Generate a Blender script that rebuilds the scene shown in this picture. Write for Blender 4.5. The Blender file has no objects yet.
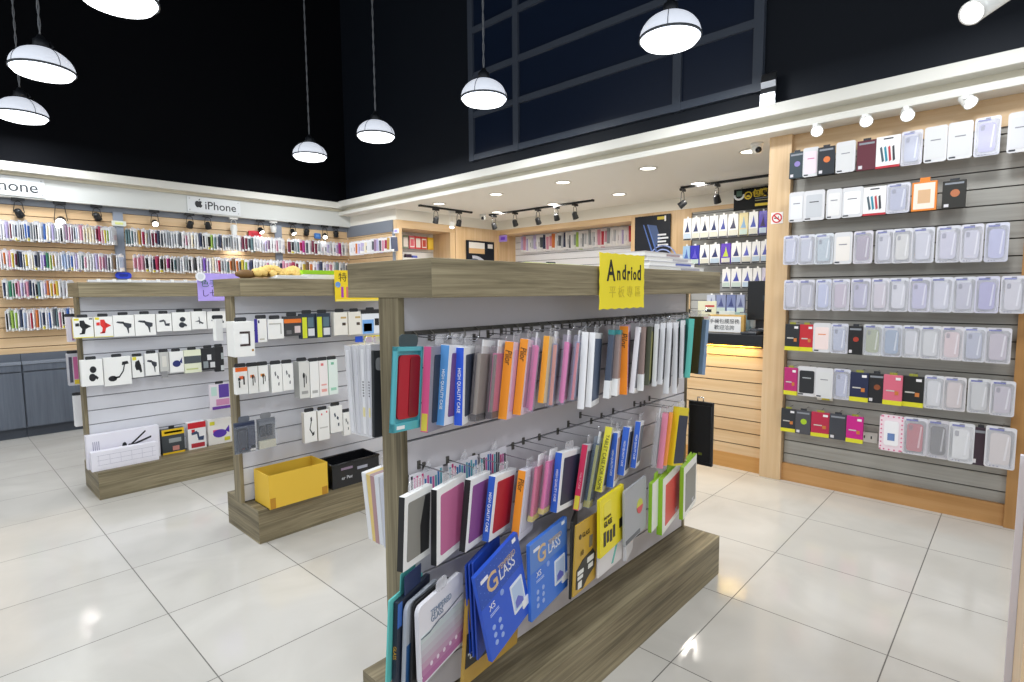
import bpy, bmesh, math, random, re
from mathutils import Vector, Matrix
random.seed(7)
S = bpy.context.scene
COL = S.collection
PI = math.pi
# ------------------------------------------------------------------ camera (eye at the origin of the plan, 1.413 m up)
F = 552.05
EYE = Vector((0, 0, 1.413))
YAW, PITCH, ROLL = .749766, -.088494, -.0076366
_f = Vector((math.cos(YAW)*math.cos(PITCH), math.sin(YAW)*math.cos(PITCH), math.sin(PITCH)))
_r0 = Vector((math.sin(YAW), -math.cos(YAW), 0)); _u0 = _r0.cross(_f)
_r = _r0*math.cos(ROLL)+_u0*math.sin(ROLL); _u = -_r0*math.sin(ROLL)+_u0*math.cos(ROLL)
cam = bpy.data.objects.new('camera', bpy.data.cameras.new('camera'))
COL.objects.link(cam)
cam.matrix_world = Matrix(((_r.x, _u.x, -_f.x, 0), (_r.y, _u.y, -_f.y, 0), (_r.z, _u.z, -_f.z, 1.413), (0, 0, 0, 1)))
cam.data.sensor_width = 36; cam.data.lens = F/1024*36; cam.data.clip_start = .05; cam.data.clip_end = 100
S.camera = cam
def _ray(px, py): return _f+_r*((px-512)/F)+_u*((341-py)/F)
def onX(X, px, py):
    d = _ray(px, py); return EYE+d*(X/d.x)
def onY(Y, px, py):
    d = _ray(px, py); return EYE+d*(Y/d.y)
def onZ(Z, px, py):
    d = _ray(px, py); return EYE+d*((Z-EYE.z)/d.z)
# ------------------------------------------------------------------ materials
def lin(h):
    v = [int(h[i:i+2], 16)/255 for i in (0, 2, 4)]
    return tuple((c/12.92 if c <= .04045 else ((c+.055)/1.055)**2.4) for c in v)+(1,)
_mc = {}
def M(h, rough=.5, spec=.5, metal=0, alpha=1, coat=0):
    k = (h, rough, spec, metal, alpha, coat)
    if k not in _mc:
        m = bpy.data.materials.new('paint_'+h); m.use_nodes = True
        b = m.node_tree.nodes['Principled BSDF']
        b.inputs['Base Color'].default_value = lin(h); b.inputs['Roughness'].default_value = rough
        b.inputs['Specular IOR Level'].default_value = spec; b.inputs['Metallic'].default_value = metal
        b.inputs['Alpha'].default_value = alpha; b.inputs['Coat Weight'].default_value = coat
        _mc[k] = m
    return _mc[k]
def card(h): return M(h, .42, .5)
def plastic(h): return M(h, .22, .5)
def film(h='E8E6F4', a=.3): return M(h, .12, .5, 0, a)
def metal(h='B8BABC', r=.3): return M(h, r, .5, 1)
def EM(h, s):
    k = ('em', h, s)
    if k not in _mc:
        m = bpy.data.materials.new('glow_'+h); m.use_nodes = True
        b = m.node_tree.nodes['Principled BSDF']
        b.inputs['Base Color'].default_value = lin(h)
        b.inputs['Emission Color'].default_value = lin(h); b.inputs['Emission Strength'].default_value = s
        _mc[k] = m
    return _mc[k]
def wood(name, c1, c2, c3, axis, rough=.45, fine=34, wob=1.5, spec=.4):
    m = bpy.data.materials.new(name); m.use_nodes = True
    nt = m.node_tree; N = nt.nodes; Lk = nt.links; b = N['Principled BSDF']
    tc = N.new('ShaderNodeTexCoord'); mp = N.new('ShaderNodeMapping')
    sc = [fine]*3; sc['XYZ'.index(axis)] = wob
    mp.inputs['Scale'].default_value = sc
    n1 = N.new('ShaderNodeTexNoise'); n1.inputs['Scale'].default_value = 1; n1.inputs['Detail'].default_value = 6; n1.inputs['Distortion'].default_value = .6
    n1.inputs['Roughness'].default_value = .62
    mp2 = N.new('ShaderNodeMapping'); sc2 = [fine*.16]*3; sc2['XYZ'.index(axis)] = wob*.6; mp2.inputs['Scale'].default_value = sc2
    n2 = N.new('ShaderNodeTexNoise'); n2.inputs['Scale'].default_value = 1; n2.inputs['Detail'].default_value = 3
    mx = N.new('ShaderNodeMath'); mx.operation = 'MULTIPLY_ADD'; mx.inputs[1].default_value = .55
    rp = N.new('ShaderNodeValToRGB')
    e = rp.color_ramp.elements; e[0].position = .34; e[0].color = lin(c1); e[1].position = .72; e[1].color = lin(c3)
    q = rp.color_ramp.elements.new(.52); q.color = lin(c2)
    h = N.new('ShaderNodeMath'); h.operation = 'MULTIPLY'; h.inputs[1].default_value = .45
    Lk.new(tc.outputs['Object'], mp.inputs['Vector']); Lk.new(tc.outputs['Object'], mp2.inputs['Vector'])
    Lk.new(mp.outputs['Vector'], n1.inputs['Vector']); Lk.new(mp2.outputs['Vector'], n2.inputs['Vector'])
    Lk.new(n2.outputs['Fac'], h.inputs[0]); Lk.new(n1.outputs['Fac'], mx.inputs[0]); Lk.new(h.outputs[0], mx.inputs[2])
    Lk.new(mx.outputs[0], rp.inputs['Fac']); Lk.new(rp.outputs['Color'], b.inputs['Base Color'])
    bp = N.new('ShaderNodeBump'); bp.inputs['Strength'].default_value = .12; bp.inputs['Distance'].default_value = .002
    Lk.new(n1.outputs['Fac'], bp.inputs['Height']); Lk.new(bp.outputs['Normal'], b.inputs['Normal'])
    b.inputs['Roughness'].default_value = rough; b.inputs['Specular IOR Level'].default_value = spec
    return m
G_C = ('514936', '867B61', 'B0A587')
WG = {a: wood('grey_oak_'+a.lower(), *G_C, a, .5, 75, 2.2) for a in 'XYZ'}
MP_C = ('CEAA7E', 'DCBD94', 'E6CBA8')
WM = {a: wood('maple_'+a.lower(), *MP_C, a, .38, 26, 1.0) for a in 'XYZ'}
SG = {a: wood('grey_slat_'+a.lower(), '97948D', 'A8A59E', 'B7B4AD', a, .5, 40, 1.2) for a in 'XY'}
# ------------------------------------------------------------------ mesh building
class MB:
    def __init__(self): self.bm = bmesh.new(); self.mats = []; self.mi = 0
    def mat(self, m):
        if m not in self.mats: self.mats.append(m)
        self.mi = self.mats.index(m); return self
    def _fin(self, faces, smooth=False):
        for f in faces:
            f.material_index = self.mi; f.smooth = smooth
    def box(self, x0, x1, y0, y1, z0, z1, bev=0, mtx=None):
        before = set(self.bm.faces)
        vs = [self.bm.verts.new((x, y, z)) for z in (z0, z1) for y in (y0, y1) for x in (x0, x1)]
        fs = [self.bm.faces.new([vs[i] for i in q]) for q in ((0, 2, 3, 1), (4, 5, 7, 6), (0, 1, 5, 4), (2, 6, 7, 3), (0, 4, 6, 2), (1, 3, 7, 5))]
        if bev:
            es = list({e for f in fs for e in f.edges})
            bmesh.ops.bevel(self.bm, geom=es, offset=bev, segments=2, profile=.6, affect='EDGES')
        nf = [f for f in self.bm.faces if f not in before]
        if mtx: bmesh.ops.transform(self.bm, matrix=mtx, verts=list({v for f in nf for v in f.verts}))
        self._fin(nf); return self
    def prism(self, pts, d0, d1, axes='xz'):
        # polygon in two axes, extruded along the third from d0 to d1
        third = [a for a in 'xyz' if a not in axes][0]
        def P(p, d):
            v = {axes[0]: p[0], axes[1]: p[1], third: d}; return (v['x'], v['y'], v['z'])
        a = [self.bm.verts.new(P(p, d0)) for p in pts]; b = [self.bm.verts.new(P(p, d1)) for p in pts]
        n = len(pts); fs = [self.bm.faces.new(a), self.bm.faces.new(b[::-1])]
        for i in range(n): fs.append(self.bm.faces.new((a[i], b[i], b[(i+1) % n], a[(i+1) % n])))
        bmesh.ops.recalc_face_normals(self.bm, faces=fs)
        self._fin(fs); return self
    def plate(self, x0, x1, z0, z1, y0, y1, r=.006, seg=4):
        return self.prism(rrect(x0, x1, z0, z1, r, seg), y0, y1, 'xz')
    def tube(self, pts, r, n=6, cap=True):
        pts = [Vector(p) for p in pts]; rings = []
        for i, p in enumerate(pts):
            t = (pts[min(i+1, len(pts)-1)]-pts[max(i-1, 0)]).normalized()
            a = t.orthogonal().normalized() if i == 0 else (a-t*a.dot(t)).normalized()
            b = t.cross(a)
            rr = r[i] if isinstance(r, (list, tuple)) else r
            rings.append([self.bm.verts.new(p+(a*math.cos(2*PI*k/n)+b*math.sin(2*PI*k/n))*rr) for k in range(n)])
        fs = []
        for A, B in zip(rings, rings[1:]):
            for k in range(n): fs.append(self.bm.faces.new((A[k], A[(k+1) % n], B[(k+1) % n], B[k])))
        if cap: fs += [self.bm.faces.new(rings[0][::-1]), self.bm.faces.new(rings[-1])]
        self._fin(fs, True); return self
    def lathe(self, prof, n=24, mtx=None, smooth=True):
        rings = []; nv = []
        for r_, z in prof:
            if r_ < 1e-6: rings.append([self.bm.verts.new((0, 0, z))])
            else: rings.append([self.bm.verts.new((r_*math.cos(2*PI*k/n), r_*math.sin(2*PI*k/n), z)) for k in range(n)])
            nv += rings[-1]
        fs = []
        for A, B in zip(rings, rings[1:]):
            for k in range(n):
                q = [A[k % len(A)], A[(k+1) % len(A)], B[(k+1) % len(B)], B[k % len(B)]]
                u = []
                for v in q:
                    if v not in u: u.append(v)
                if len(u) > 2: fs.append(self.bm.faces.new(u))
        if mtx: bmesh.ops.transform(self.bm, matrix=mtx, verts=nv)
        self._fin(fs, smooth); return self
    def data(self, name):
        me = bpy.data.meshes.new(name)
        bmesh.ops.recalc_face_normals(self.bm, faces=self.bm.faces[:])
        self.bm.to_mesh(me); self.bm.free()
        for m in self.mats: me.materials.append(m)
        return me
    def obj(self, name, parent=None, loc=None, rot=None):
        o = bpy.data.objects.new(name, self.data(name)); COL.objects.link(o)
        if parent: o.parent = parent
        if loc: o.location = loc
        if rot: o.rotation_euler = rot
        return o
def rrect(x0, x1, z0, z1, r, seg=4):
    r = min(r, (x1-x0)/2.01, (z1-z0)/2.01); o = []
    for cx, cz, a0 in ((x1-r, z1-r, 0), (x0+r, z1-r, 90), (x0+r, z0+r, 180), (x1-r, z0+r, 270)):
        for k in range(seg+1):
            a = math.radians(a0+90*k/seg); o.append((cx+r*math.cos(a), cz+r*math.sin(a)))
    return o
def tag(o, label, cat, group=None):
    o['label'] = label; o['category'] = cat
    if group: o['group'] = group
    return o
def thing(name, label, cat, loc=(0, 0, 0), rz=0, group=None):
    o = bpy.data.objects.new(name, None); COL.objects.link(o)
    o.location = loc; o.rotation_euler = (0, 0, rz); o.empty_display_size = .05
    return tag(o, label, cat, group)
def struct(o):
    o['kind'] = 'structure'; return o
def bx(m, *a, bev=0): return MB().mat(m).box(*a, bev=bev)
def text(body, parent, m, loc, ax, ay, size, align='CENTER', ext=.0004, name='printed_text', shear=0, sx=1, bold=0):
    c = bpy.data.curves.new(name, 'FONT'); c.body = body; c.size = size; c.extrude = ext; c.align_x = align; c.align_y = 'CENTER'
    c.resolution_u = 3; c.shear = shear; c.offset = bold
    c.materials.append(m)
    o = bpy.data.objects.new(name, c); COL.objects.link(o)
    if parent: o.parent = parent
    ax = Vector(ax).normalized(); ay = Vector(ay).normalized(); n = ax.cross(ay)
    mt = Matrix(((ax.x*sx, ay.x, n.x, loc[0]), (ax.y*sx, ay.y, n.y, loc[1]), (ax.z*sx, ay.z, n.z, loc[2]), (0, 0, 0, 1)))
    o.matrix_local = mt
    return o
def copy_tree(o, parent=None):
    c = o.copy(); COL.objects.link(c)
    if parent: c.parent = parent
    for ch in list(o.children): copy_tree(ch, c)
    return c
ORD = 'first second third fourth fifth sixth seventh eighth ninth tenth eleventh twelfth thirteenth fourteenth fifteenth sixteenth seventeenth eighteenth nineteenth twentieth'.split()
def ordw(n):
    if n < 20: return ORD[n]
    return ('twenty-' if n < 29 else 'thirty-')+ORD[(n-20) % 10] if n not in (29,) else 'thirtieth'
PEND_W = 19.; SPOT_W = 9.; RSPOT_W = 6.; DOWN_W = 6.5; LED_W = 16.; WORLD = .70; EXPO = .06
# ------------------------------------------------------------------ the room
WHITE = M('DBD9D1', .55); BEIGE = M('E2DCCB', .6); DARK = M('080A0F', .75, .1); GREYB = M('7C828C', .5)
# floor: 0.6 m polished tiles, origin measured on the grout
def floor_mat():
    m = bpy.data.materials.new('polished_tiles'); m.use_nodes = True
    nt = m.node_tree; N = nt.nodes; L = nt.links; b = N['Principled BSDF']
    g = N.new('ShaderNodeNewGeometry'); sp = N.new('ShaderNodeSeparateXYZ'); L.new(g.outputs['Position'], sp.inputs[0])
    def line(out, off):
        a = N.new('ShaderNodeMath'); a.operation = 'SUBTRACT'; a.inputs[1].default_value = off; L.new(out, a.inputs[0])
        d = N.new('ShaderNodeMath'); d.operation = 'DIVIDE'; d.inputs[1].default_value = .6; L.new(a.outputs[0], d.inputs[0])
        f = N.new('ShaderNodeMath'); f.operation = 'PINGPONG'; f.inputs[1].default_value = .5; L.new(d.outputs[0], f.inputs[0])
        l = N.new('ShaderNodeMath'); l.operation = 'LESS_THAN'; l.inputs[1].default_value = .0038; L.new(f.outputs[0], l.inputs[0])
        fl = N.new('ShaderNodeMath'); fl.operation = 'FLOOR'; L.new(d.outputs[0], fl.inputs[0])
        return l.outputs[0], fl.outputs[0]
    lx, fx = line(sp.outputs[0], .6641-.6*20); ly, fy = line(sp.outputs[1], 3.9197-.6*20)
    mx = N.new('ShaderNodeMath'); mx.operation = 'MAXIMUM'; L.new(lx, mx.inputs[0]); L.new(ly, mx.inputs[1])
    cb = N.new('ShaderNodeCombineXYZ'); L.new(fx, cb.inputs[0]); L.new(fy, cb.inputs[1])
    wn = N.new('ShaderNodeTexWhiteNoise'); L.new(cb.outputs[0], wn.inputs[0])
    ns = N.new('ShaderNodeTexNoise'); ns.inputs['Scale'].default_value = 2.2; ns.inputs['Detail'].default_value = 5; ns.inputs['Distortion'].default_value = 1.2
    L.new(g.outputs['Position'], ns.inputs['Vector'])
    ad = N.new('ShaderNodeMath'); ad.operation = 'MULTIPLY_ADD'; ad.inputs[1].default_value = .25; L.new(wn.outputs['Value'], ad.inputs[0]); L.new(ns.outputs['Fac'], ad.inputs[2])
    rp = N.new('ShaderNodeValToRGB'); e = rp.color_ramp.elements
    e[0].position = .3; e[0].color = lin('BFBCB6'); e[1].position = .85; e[1].color = lin('CECBC5'); L.new(ad.outputs[0], rp.inputs[0])
    mc = N.new('ShaderNodeMix'); mc.data_type = 'RGBA'; L.new(mx.outputs[0], mc.inputs['Factor']); L.new(rp.outputs[0], mc.inputs['A']); mc.inputs['B'].default_value = lin('6A6763')
    L.new(mc.outputs['Result'], b.inputs['Base Color'])
    ro = N.new('ShaderNodeMath'); ro.operation = 'MULTIPLY_ADD'; ro.inputs[1].default_value = .5; ro.inputs[2].default_value = .11; L.new(mx.outputs[0], ro.inputs[0]); L.new(ro.outputs[0], b.inputs['Roughness'])
    b.inputs['Specular IOR Level'].default_value = .5
    return m
struct(MB().mat(floor_mat()).box(-4, 7.2, -4, 7.8, -.05, 0).obj('floor'))
# dark upper hall
mbc = MB().mat(DARK).box(-4, 4.6, -4, 7.6, 5.9, 6.0); struct(mbc.obj('ceiling'))
NAVY = M('131923', .6, .3)
struct(bx(NAVY, 4.28, 4.44, -4, 7.5, 2.69, 5.9).obj('wall_right_upper'))
struct(bx(DARK, -4, 4.44, 7.2, 7.45, 2.676, 5.9).obj('wall_left_upper'))
# dark window grid in the upper wall
FR = M('4A5260', .4, .5); PANE = M('17233A', .3, .5)
w = MB().mat(FR)
X0, X1 = 4.235, 4.28
for y in (4.53, 3.875, 1.51): w.box(X0, X1, y-.035, y+.035, 2.84, 4.7 if y != 1.51 else 5.6)
w.box(X0, X1, 2.10, 2.17, 2.84, 3.34)
for z in (2.875, 3.325, 3.73, 4.2): w.box(X0+.004, X1, 1.51, 4.53, z-.03, z+.03)
wf = struct(w.obj('window_1'))
pn = MB().mat(PANE).box(4.262, 4.279, 1.51, 4.53, 2.86, 4.7); struct(pn.obj('window_pane', wf))
# steel bracket on the ledge
t = thing('steel_bracket', 'brushed steel bracket standing on the white ledge beside the dark window grid', 'bracket', (4.17, 1.41, 2.69))
ST = metal('C8CACE', .28)
MB().mat(ST).prism([(-.006, 0), (.006, 0), (.006, .1), (.02, .14), (.008, .18), (.022, .24), (.012, .24), (-.006, .18), (.006, .14), (-.006, .1)], -.05, .05, 'xz').obj('strap', t)
MB().mat(ST).box(-.012, .10, -.05, .05, 0, .008).obj('foot_plate', t)
# cornice round the hall (two runs of the same profile) and the bulkheads
def cornice(name, prof, a, b, along):
    m = MB().mat(WHITE)
    for x0, x1, z0, z1 in prof:
        if along == 'y': m.box(x0, x1, a, b, z0, z1, bev=.004)
        else: m.box(a, b, x0, x1, z0, z1, bev=.004)
    return struct(m.obj(name))
cornice('trim_1', [(4.10, 4.44, 2.612, 2.69)], -4, 7.12, 'y')
struct(bx(BEIGE, 4.22, 4.44, -4, 7.2, 2.55, 2.613).obj('trim_2'))
cornice('trim_3', [(4.15, 4.30, 2.51, 2.556)], -4, 7.2, 'y')
cornice('trim_4', [(7.10, 7.45, 2.595, 2.677)], -4, 4.21, 'x')
struct(bx(M('CFC8B4', .6), -4, 4.225, 7.18, 7.45, 2.565, 2.596).obj('trim_5'))
struct(bx(M('CDCFCC', .55), -4, 4.336, 7.205, 7.45, 2.36, 2.566).obj('trim_6'))
ac = struct(bx(M('EDEAE3', .6), 4.30, 6.9, -4, 7.5, 2.51, 2.555).obj('ceiling_alcove'))
struct(bx(M('EDEAE3', .6), 4.16, 4.31, -4, 7.2, 2.5095, 2.52).obj('ceiling_alcove_edge'))
# slat wall: boards 94 mm + 6 mm groove
def slats(name, mat, axis, pos, a, b, z0, z1, back, thick=.016, dirn=-1, parent=None, step=.1, groove='3A3228'):
    """face lies at pos, boards run along the other axis; the body goes away from the viewer by thick"""
    m = MB().mat(mat); k = math.floor(z0/step)
    while k*step < z1:
        za, zb = max(z0, k*step+.004), min(z1, (k+1)*step-.004)
        if zb-za > .004:
            if axis == 'y': m.box(a, b, pos, pos-dirn*thick, za, zb)
            else: m.box(pos, pos-dirn*thick, a, b, za, zb)
        k += 1
    m.mat(M(groove, .7))
    if axis == 'y': m.box(a, b, pos-dirn*(thick-.004), pos-dirn*back, z0, z1)
    else: m.box(pos-dirn*(thick-.004), pos-dirn*back, a, b, z0, z1)
    return m.obj(name, parent)
# long wall under the white bulkhead
struct(slats('wall_left', WM['X'], 'y', 7.30, -4, 4.34, .84, 2.30, .12, groove='7A5A34'))
struct(bx(GREYB, -4, 4.34, 7.29, 7.42, 2.30, 2.372).obj('trim_7'))
for i, x in enumerate((1.55, 3.31)):
    struct(bx(M('8D95A3', .45), x-.045, x+.045, 7.275, 7.305, .84, 2.31).obj('trim_%d' % (8+i)))
# short wall in the corner
struct(slats('wall_back_short', WM['Y'], 'x', 4.34, 6.17, 7.30, 0, 2.22, .12, groove='7A5A34'))
struct(bx(GREYB, 4.33, 4.46, 6.165, 7.30, 2.22, 2.372).obj('trim_10'))
struct(bx(M('EAE6DB', .55), 4.335, 4.46, 6.09, 7.30, 2.372, 2.51).obj('trim_11'))
struct(bx(M('8D95A3', .45), 4.325, 4.45, 6.12, 6.17, 0, 2.22).obj('trim_12'))
struct(bx(WM['Z'], 4.34, 4.42, 6.085, 6.16, 0, 2.37).obj('trim_13'))
struct(bx(M('EAE6DB', .55), 4.46, 6.24, 6.09, 6.2, 2.372, 2.51).obj('trim_14'))
# alcove: niche, poster panel, recessed slat bay, poster panel, shelf bay
struct(bx(WM['X'], 4.42, 5.36, 6.10, 6.50, 2.27, 2.371).obj('trim_15'))
struct(slats('wall_niche', M('EEEDEA', .5), 'y', 6.49, 4.40, 5.28, 0, 2.28, .08, groove='8A8A8A'))
struct(bx(WM['Z'], 5.27, 5.36, 6.102, 6.50, 0, 2.27).obj('trim_16'))
struct(bx(WM['Z'], 5.36, 5.42, 6.085, 6.2, 0, 2.372).obj('trim_17'))
struct(bx(WM['Z'], 5.42, 6.66, 6.10, 6.2, 0, 2.372).obj('wall_alcove_side'))
struct(bx(WM['Z'], 6.235, 6.26, 6.07, 6.10, 0, 2.372).obj('trim_18'))
struct(slats('wall_alcove_back', M('E6E8EE', .45), 'x', 6.65, 3.70, 6.10, 0, 2.36, .08, groove='8E9096'))
struct(bx(WM['Y'], 6.25, 6.66, 3.73, 6.10, 2.30, 2.372).obj('trim_19'))
struct(bx(M('EAE6DB', .55), 6.24, 6.66, -.2, 6.10, 2.372, 2.51).obj('trim_20'))
struct(bx(WM['Z'], 6.25, 6.66, 2.93, 3.735, 0, 2.372).obj('wall_alcove_panel'))
struct(slats('wall_alcove_shelf_bay', M('AEB0B0', .5), 'x', 6.27, 1.0, 2.93, 0, 2.33, .08, groove='6E7070'))
struct(bx(WM['Y'], 6.25, 6.36, -.2, 2.93, 2.325, 2.372).obj('trim_21'))
# right wall
struct(slats('wall_right', SG['Y'], 'x', 4.34, -.07, 1.27, .12, 2.35, .1, groove='4E4B46'))
struct(bx(WM['Y'], 4.325, 4.44, -.12, 1.30, 2.34, 2.515).obj('trim_22'))
struct(bx(wood('maple_dark_y', 'B5834C', 'C4935C', 'CFA16E', 'Y', .4, 26, 1), 4.315, 4.44, -.12, 1.275, 0, .13).obj('baseboard_right'))
struct(bx(WM['Z'], 4.285, 4.46, 1.275, 1.425, 0, 2.512, bev=.002).obj('trim_23'))
struct(bx(wood('maple_dark_z', 'A87844', 'B78852', 'C49866', 'Z', .4, 26, 1), 4.295, 4.44, -.20, .03, 0, 2.35, bev=.002).obj('trim_24'))
struct(bx(M('DAD6CC', .6), 4.34, 4.44, -4, -.2, 0, 2.52).obj('wall_right_near'))
struct(bx(M('D8D2C4', .6), 6.7, 6.9, -1, 6.6, 0, 2.52).obj('wall_alcove_end'))
struct(bx(M('D8D2C4', .6), 4.44, 6.7, -.2, -.1, 0, 2.52).obj('wall_alcove_near'))
# skirting cabinet under the long wall
CG = wood('slate_laminate', '4F5662', '5B626E', '666D79', 'Z', .4, 60, 2)
for a, b, lb in ((-.25, .66, 'reaching the left picture edge'), (.66, 1.57, 'beside the nearest edge of the far display stand'), (1.57, 2.48, 'standing behind the far display stand')):
    t = thing('base_cabinet', 'slate grey base cabinet, '+lb, 'cabinet', ((a+b)/2, 7.30, 0))
    hw = (b-a)/2-.002
    bx(CG, -hw, hw, -.06, -.001, .10, .735).obj('body', t)
    bx(M('3E444F', .5), -hw, hw, -.02, -.001, 0, .10).obj('plinth', t)
    bx(M('7C838F', .35), -hw, hw, -.085, -.001, .735, .765, bev=.003).obj('top', t)
    bx(M('5C636F', .5), -hw, hw, -.03, -.001, .765, .84).obj('upstand', t)
    bx(CG, -hw+.006, hw-.006, -.078, -.06, .11, .655, bev=.002).obj('door', t)
    bx(CG, -hw+.006, hw-.006, -.078, -.06, .67, .733, bev=.002).obj('drawer', t)
struct(bx(M('6A717C', .5), -4, 4.34, 7.302, 7.42, 0, .84).obj('wall_left_lower'))
# ------------------------------------------------------------------ lamps
def light(name, kind, loc, energy, col=(1, 1, 1), size=.3, rot=None, spot=None, blend=.5):
    l = bpy.data.lights.new(name, kind); l.energy = energy; l.color = col
    if kind == 'AREA': l.shape = 'DISK'; l.size = size
    else: l.shadow_soft_size = size
    if spot: l.spot_size = spot; l.spot_blend = blend
    o = bpy.data.objects.new(name, l); COL.objects.link(o); o.location = loc
    if rot: o.rotation_euler = rot
    return o
def aim(o, d):
    o.rotation_euler = Vector(d).to_track_quat('-Z', 'Y').to_euler()
COOL = (.93, .97, 1.0)
# pendants: acrylic dome, steel band, bright bowl, twisted cord
GL = EM('E8EEFA', .62); BW = EM('F8FBFF', 3.); BULB = EM('FFFFFF', 14.)
def pendant_proto():
    t = thing('pendant_lamp', 'x', 'lamp', (0, 0, 0), 0, 'dome pendant lamps')
    R = .19
    dome = [(R*math.cos(a), .015+.150*math.sin(a)) for a in [i*PI/2/10*.93 for i in range(11)]]
    MB().mat(GL).lathe(dome, 32).obj('dome', t)
    MB().mat(M('5A6066', .4)).lathe([(R-.004, .004), (R+.004, .004), (R+.004, .018), (R-.004, .018), (R-.004, .004)], 32).obj('band', t)
    MB().mat(BW).lathe([(R-.006, .004), (R*.86, -.022), (R*.55, -.039), (0, -.045)], 32).obj('bowl', t)
    m = MB().mat(M('20242A', .5)).lathe([(0, .25), (.018, .25), (.03, .225), (.045, .215), (.05, .155), (0, .155)], 16)
    m.tube([(.045, 0, .17), (.07, 0, .19), (.05, 0, .22)], .006); m.obj('cap', t)
    w = MB().mat(M('3A4048', .5))
    for k in range(4):
        c, s = math.cos(k*PI/2+.4), math.sin(k*PI/2+.4)
        w.tube([(R*1.01*c*math.cos(a), R*1.01*s*math.cos(a), 0.015+.153*math.sin(a)) for a in [i*PI/2/7*.95 for i in range(8)]], .0025, 4)
    w.obj('cage_wire', t)
    tw = MB().mat(M('8A8E94', .45))
    for ph in (0, PI):
        tw.tube([(.006*math.cos(z*28+ph), .006*math.sin(z*28+ph), z) for z in [.24+.04*i for i in range(67)]], .0042, 5)
    tw.obj('cord', t)
    return t
pp = pendant_proto()
PEND = [((670, 40), 'dome pendant lamp nearest the dark window grid, cut by the top edge'), ((484, 100), 'dome pendant lamp hanging in front of the lower dark window panes'),
        ((376, 137), 'dome pendant lamp above the far end of the middle display stand'), ((310, 157), 'lowest hanging dome pendant lamp above the room corner'),
        ((43, 72), 'tilted-looking dome pendant lamp at upper left, the higher of two'), ((22, 117), 'dome pendant lamp cut by the picture edge, lower of two'),
        ((118, 0), 'dome pendant lamp of which only the bright bowl shows at the top edge')]
for i, ((px, py), lb) in enumerate(PEND):
    o = pp if i == 0 else copy_tree(pp)
    o.location = onZ(3.0, px, py); o['label'] = lb
    light('pendant_and_fill_light', 'AREA', o.location+Vector((0, 0, -.05)), PEND_W, COOL, .34)
# unseen fill lights added behind and beside the camera, like more pendants
for x, y in ((.73, 2.3), (.73, .8), (3.3, .2), (-1.2, 3.7), (-1.2, .8), (-1.2, 5.6), (1.9, -1.2), (-.6, -1.2)):
    light('pendant_and_fill_light', 'AREA', (x, y, 2.95), PEND_W, COOL, .34)
# track rails and spot heads
BK = M('16181C', .45); WT = M('E9E9E6', .4)
def spot(px_head, head, lit, col, top, label, group, d, length=.08, r=.036, energy=0, tube=0):
    """head = 3-D centre of the lamp can, top = height of the rail it clips to, d = aim"""
    m = BK if col == 'k' else WT
    t = thing('track_spotlight', label, 'spotlight', (head.x, head.y, top), 0, group)
    dz = head.z-top
    bx(m, -.05, .05, -.014, .014, -.026, 0, bev=.004).obj('adapter', t)
    y = MB().mat(m)
    for s in (-1, 1): y.tube([(0, 0, -.026), (s*.8*r, 0, -.045), (s*1.14*r, 0, dz+.02), (s*1.14*r, 0, dz)], .0035, 6)
    y.obj('yoke', t)
    d = Vector(d).normalized(); q = d.to_track_quat('-Z', 'Y').to_matrix().to_4x4(); q.translation = (0, 0, dz)
    L = length
    MB().mat(m).lathe([(0, L*.55), (r*(1 if tube else .6), L*.55), (r*(1 if tube else .85), L*.4), (r, -L*.35), (r*1.05, -L*.5), (r*.92, -L*.5), (r*.88, -L*.40)], 20, q).obj('lamp_can', t)
    MB().mat(EM('FFFDF6', 5.) if lit else M('30343A', .2)).lathe([(0, -L*.43), (r*.9, -L*.42)] if not tube else [(0, -L*.49), (r*.93, -L*.48)], 20, q).obj('lens', t)
    if energy:
        o = light('spot_beam', 'SPOT', Vector((head.x, head.y, head.z))+d*(L*.62), energy, (1, .96, .9), .03, None, math.radians(95), .9); aim(o, d)
    return t
def rail(name_label, a, b, m=BK, z=2.5):
    a = Vector(a); b = Vector(b); c = (a+b)/2; L = (b-a).length
    t = thing('track_rail', name_label, 'rail', (c.x, c.y, a.z), math.atan2(b.y-a.y, b.x-a.x))
    MB().mat(m).box(-L/2, L/2, -.017, .017, 0, .02).obj('channel', t)
    e = MB().mat(m)
    e.box(-L/2-.006, -L/2+.02, -.019, .019, -.002, .022); e.obj('end_cap', t)
    e = MB().mat(m); e.box(L/2-.02, L/2+.006, -.019, .019, -.002, .022); e.obj('end_cap', t)
    return t
rz = 2.488
rail('black track rail with two spots, nearest the room corner niche', (4.36, 5.62, rz), (5.24, 5.62, rz))
rail('long black track rail with five spots over the alcove', (5.6, 5.62, rz), (5.6, 3.87, rz))
rail('black track rail with two spots beside the black and yellow sign', (5.6, 2.74, rz), (5.6, 1.62, rz))
AL = 'black spots on the alcove tracks'
def hp(plane, v, px, py): return onX(v, px, py) if plane == 'x' else onY(v, px, py)
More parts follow.
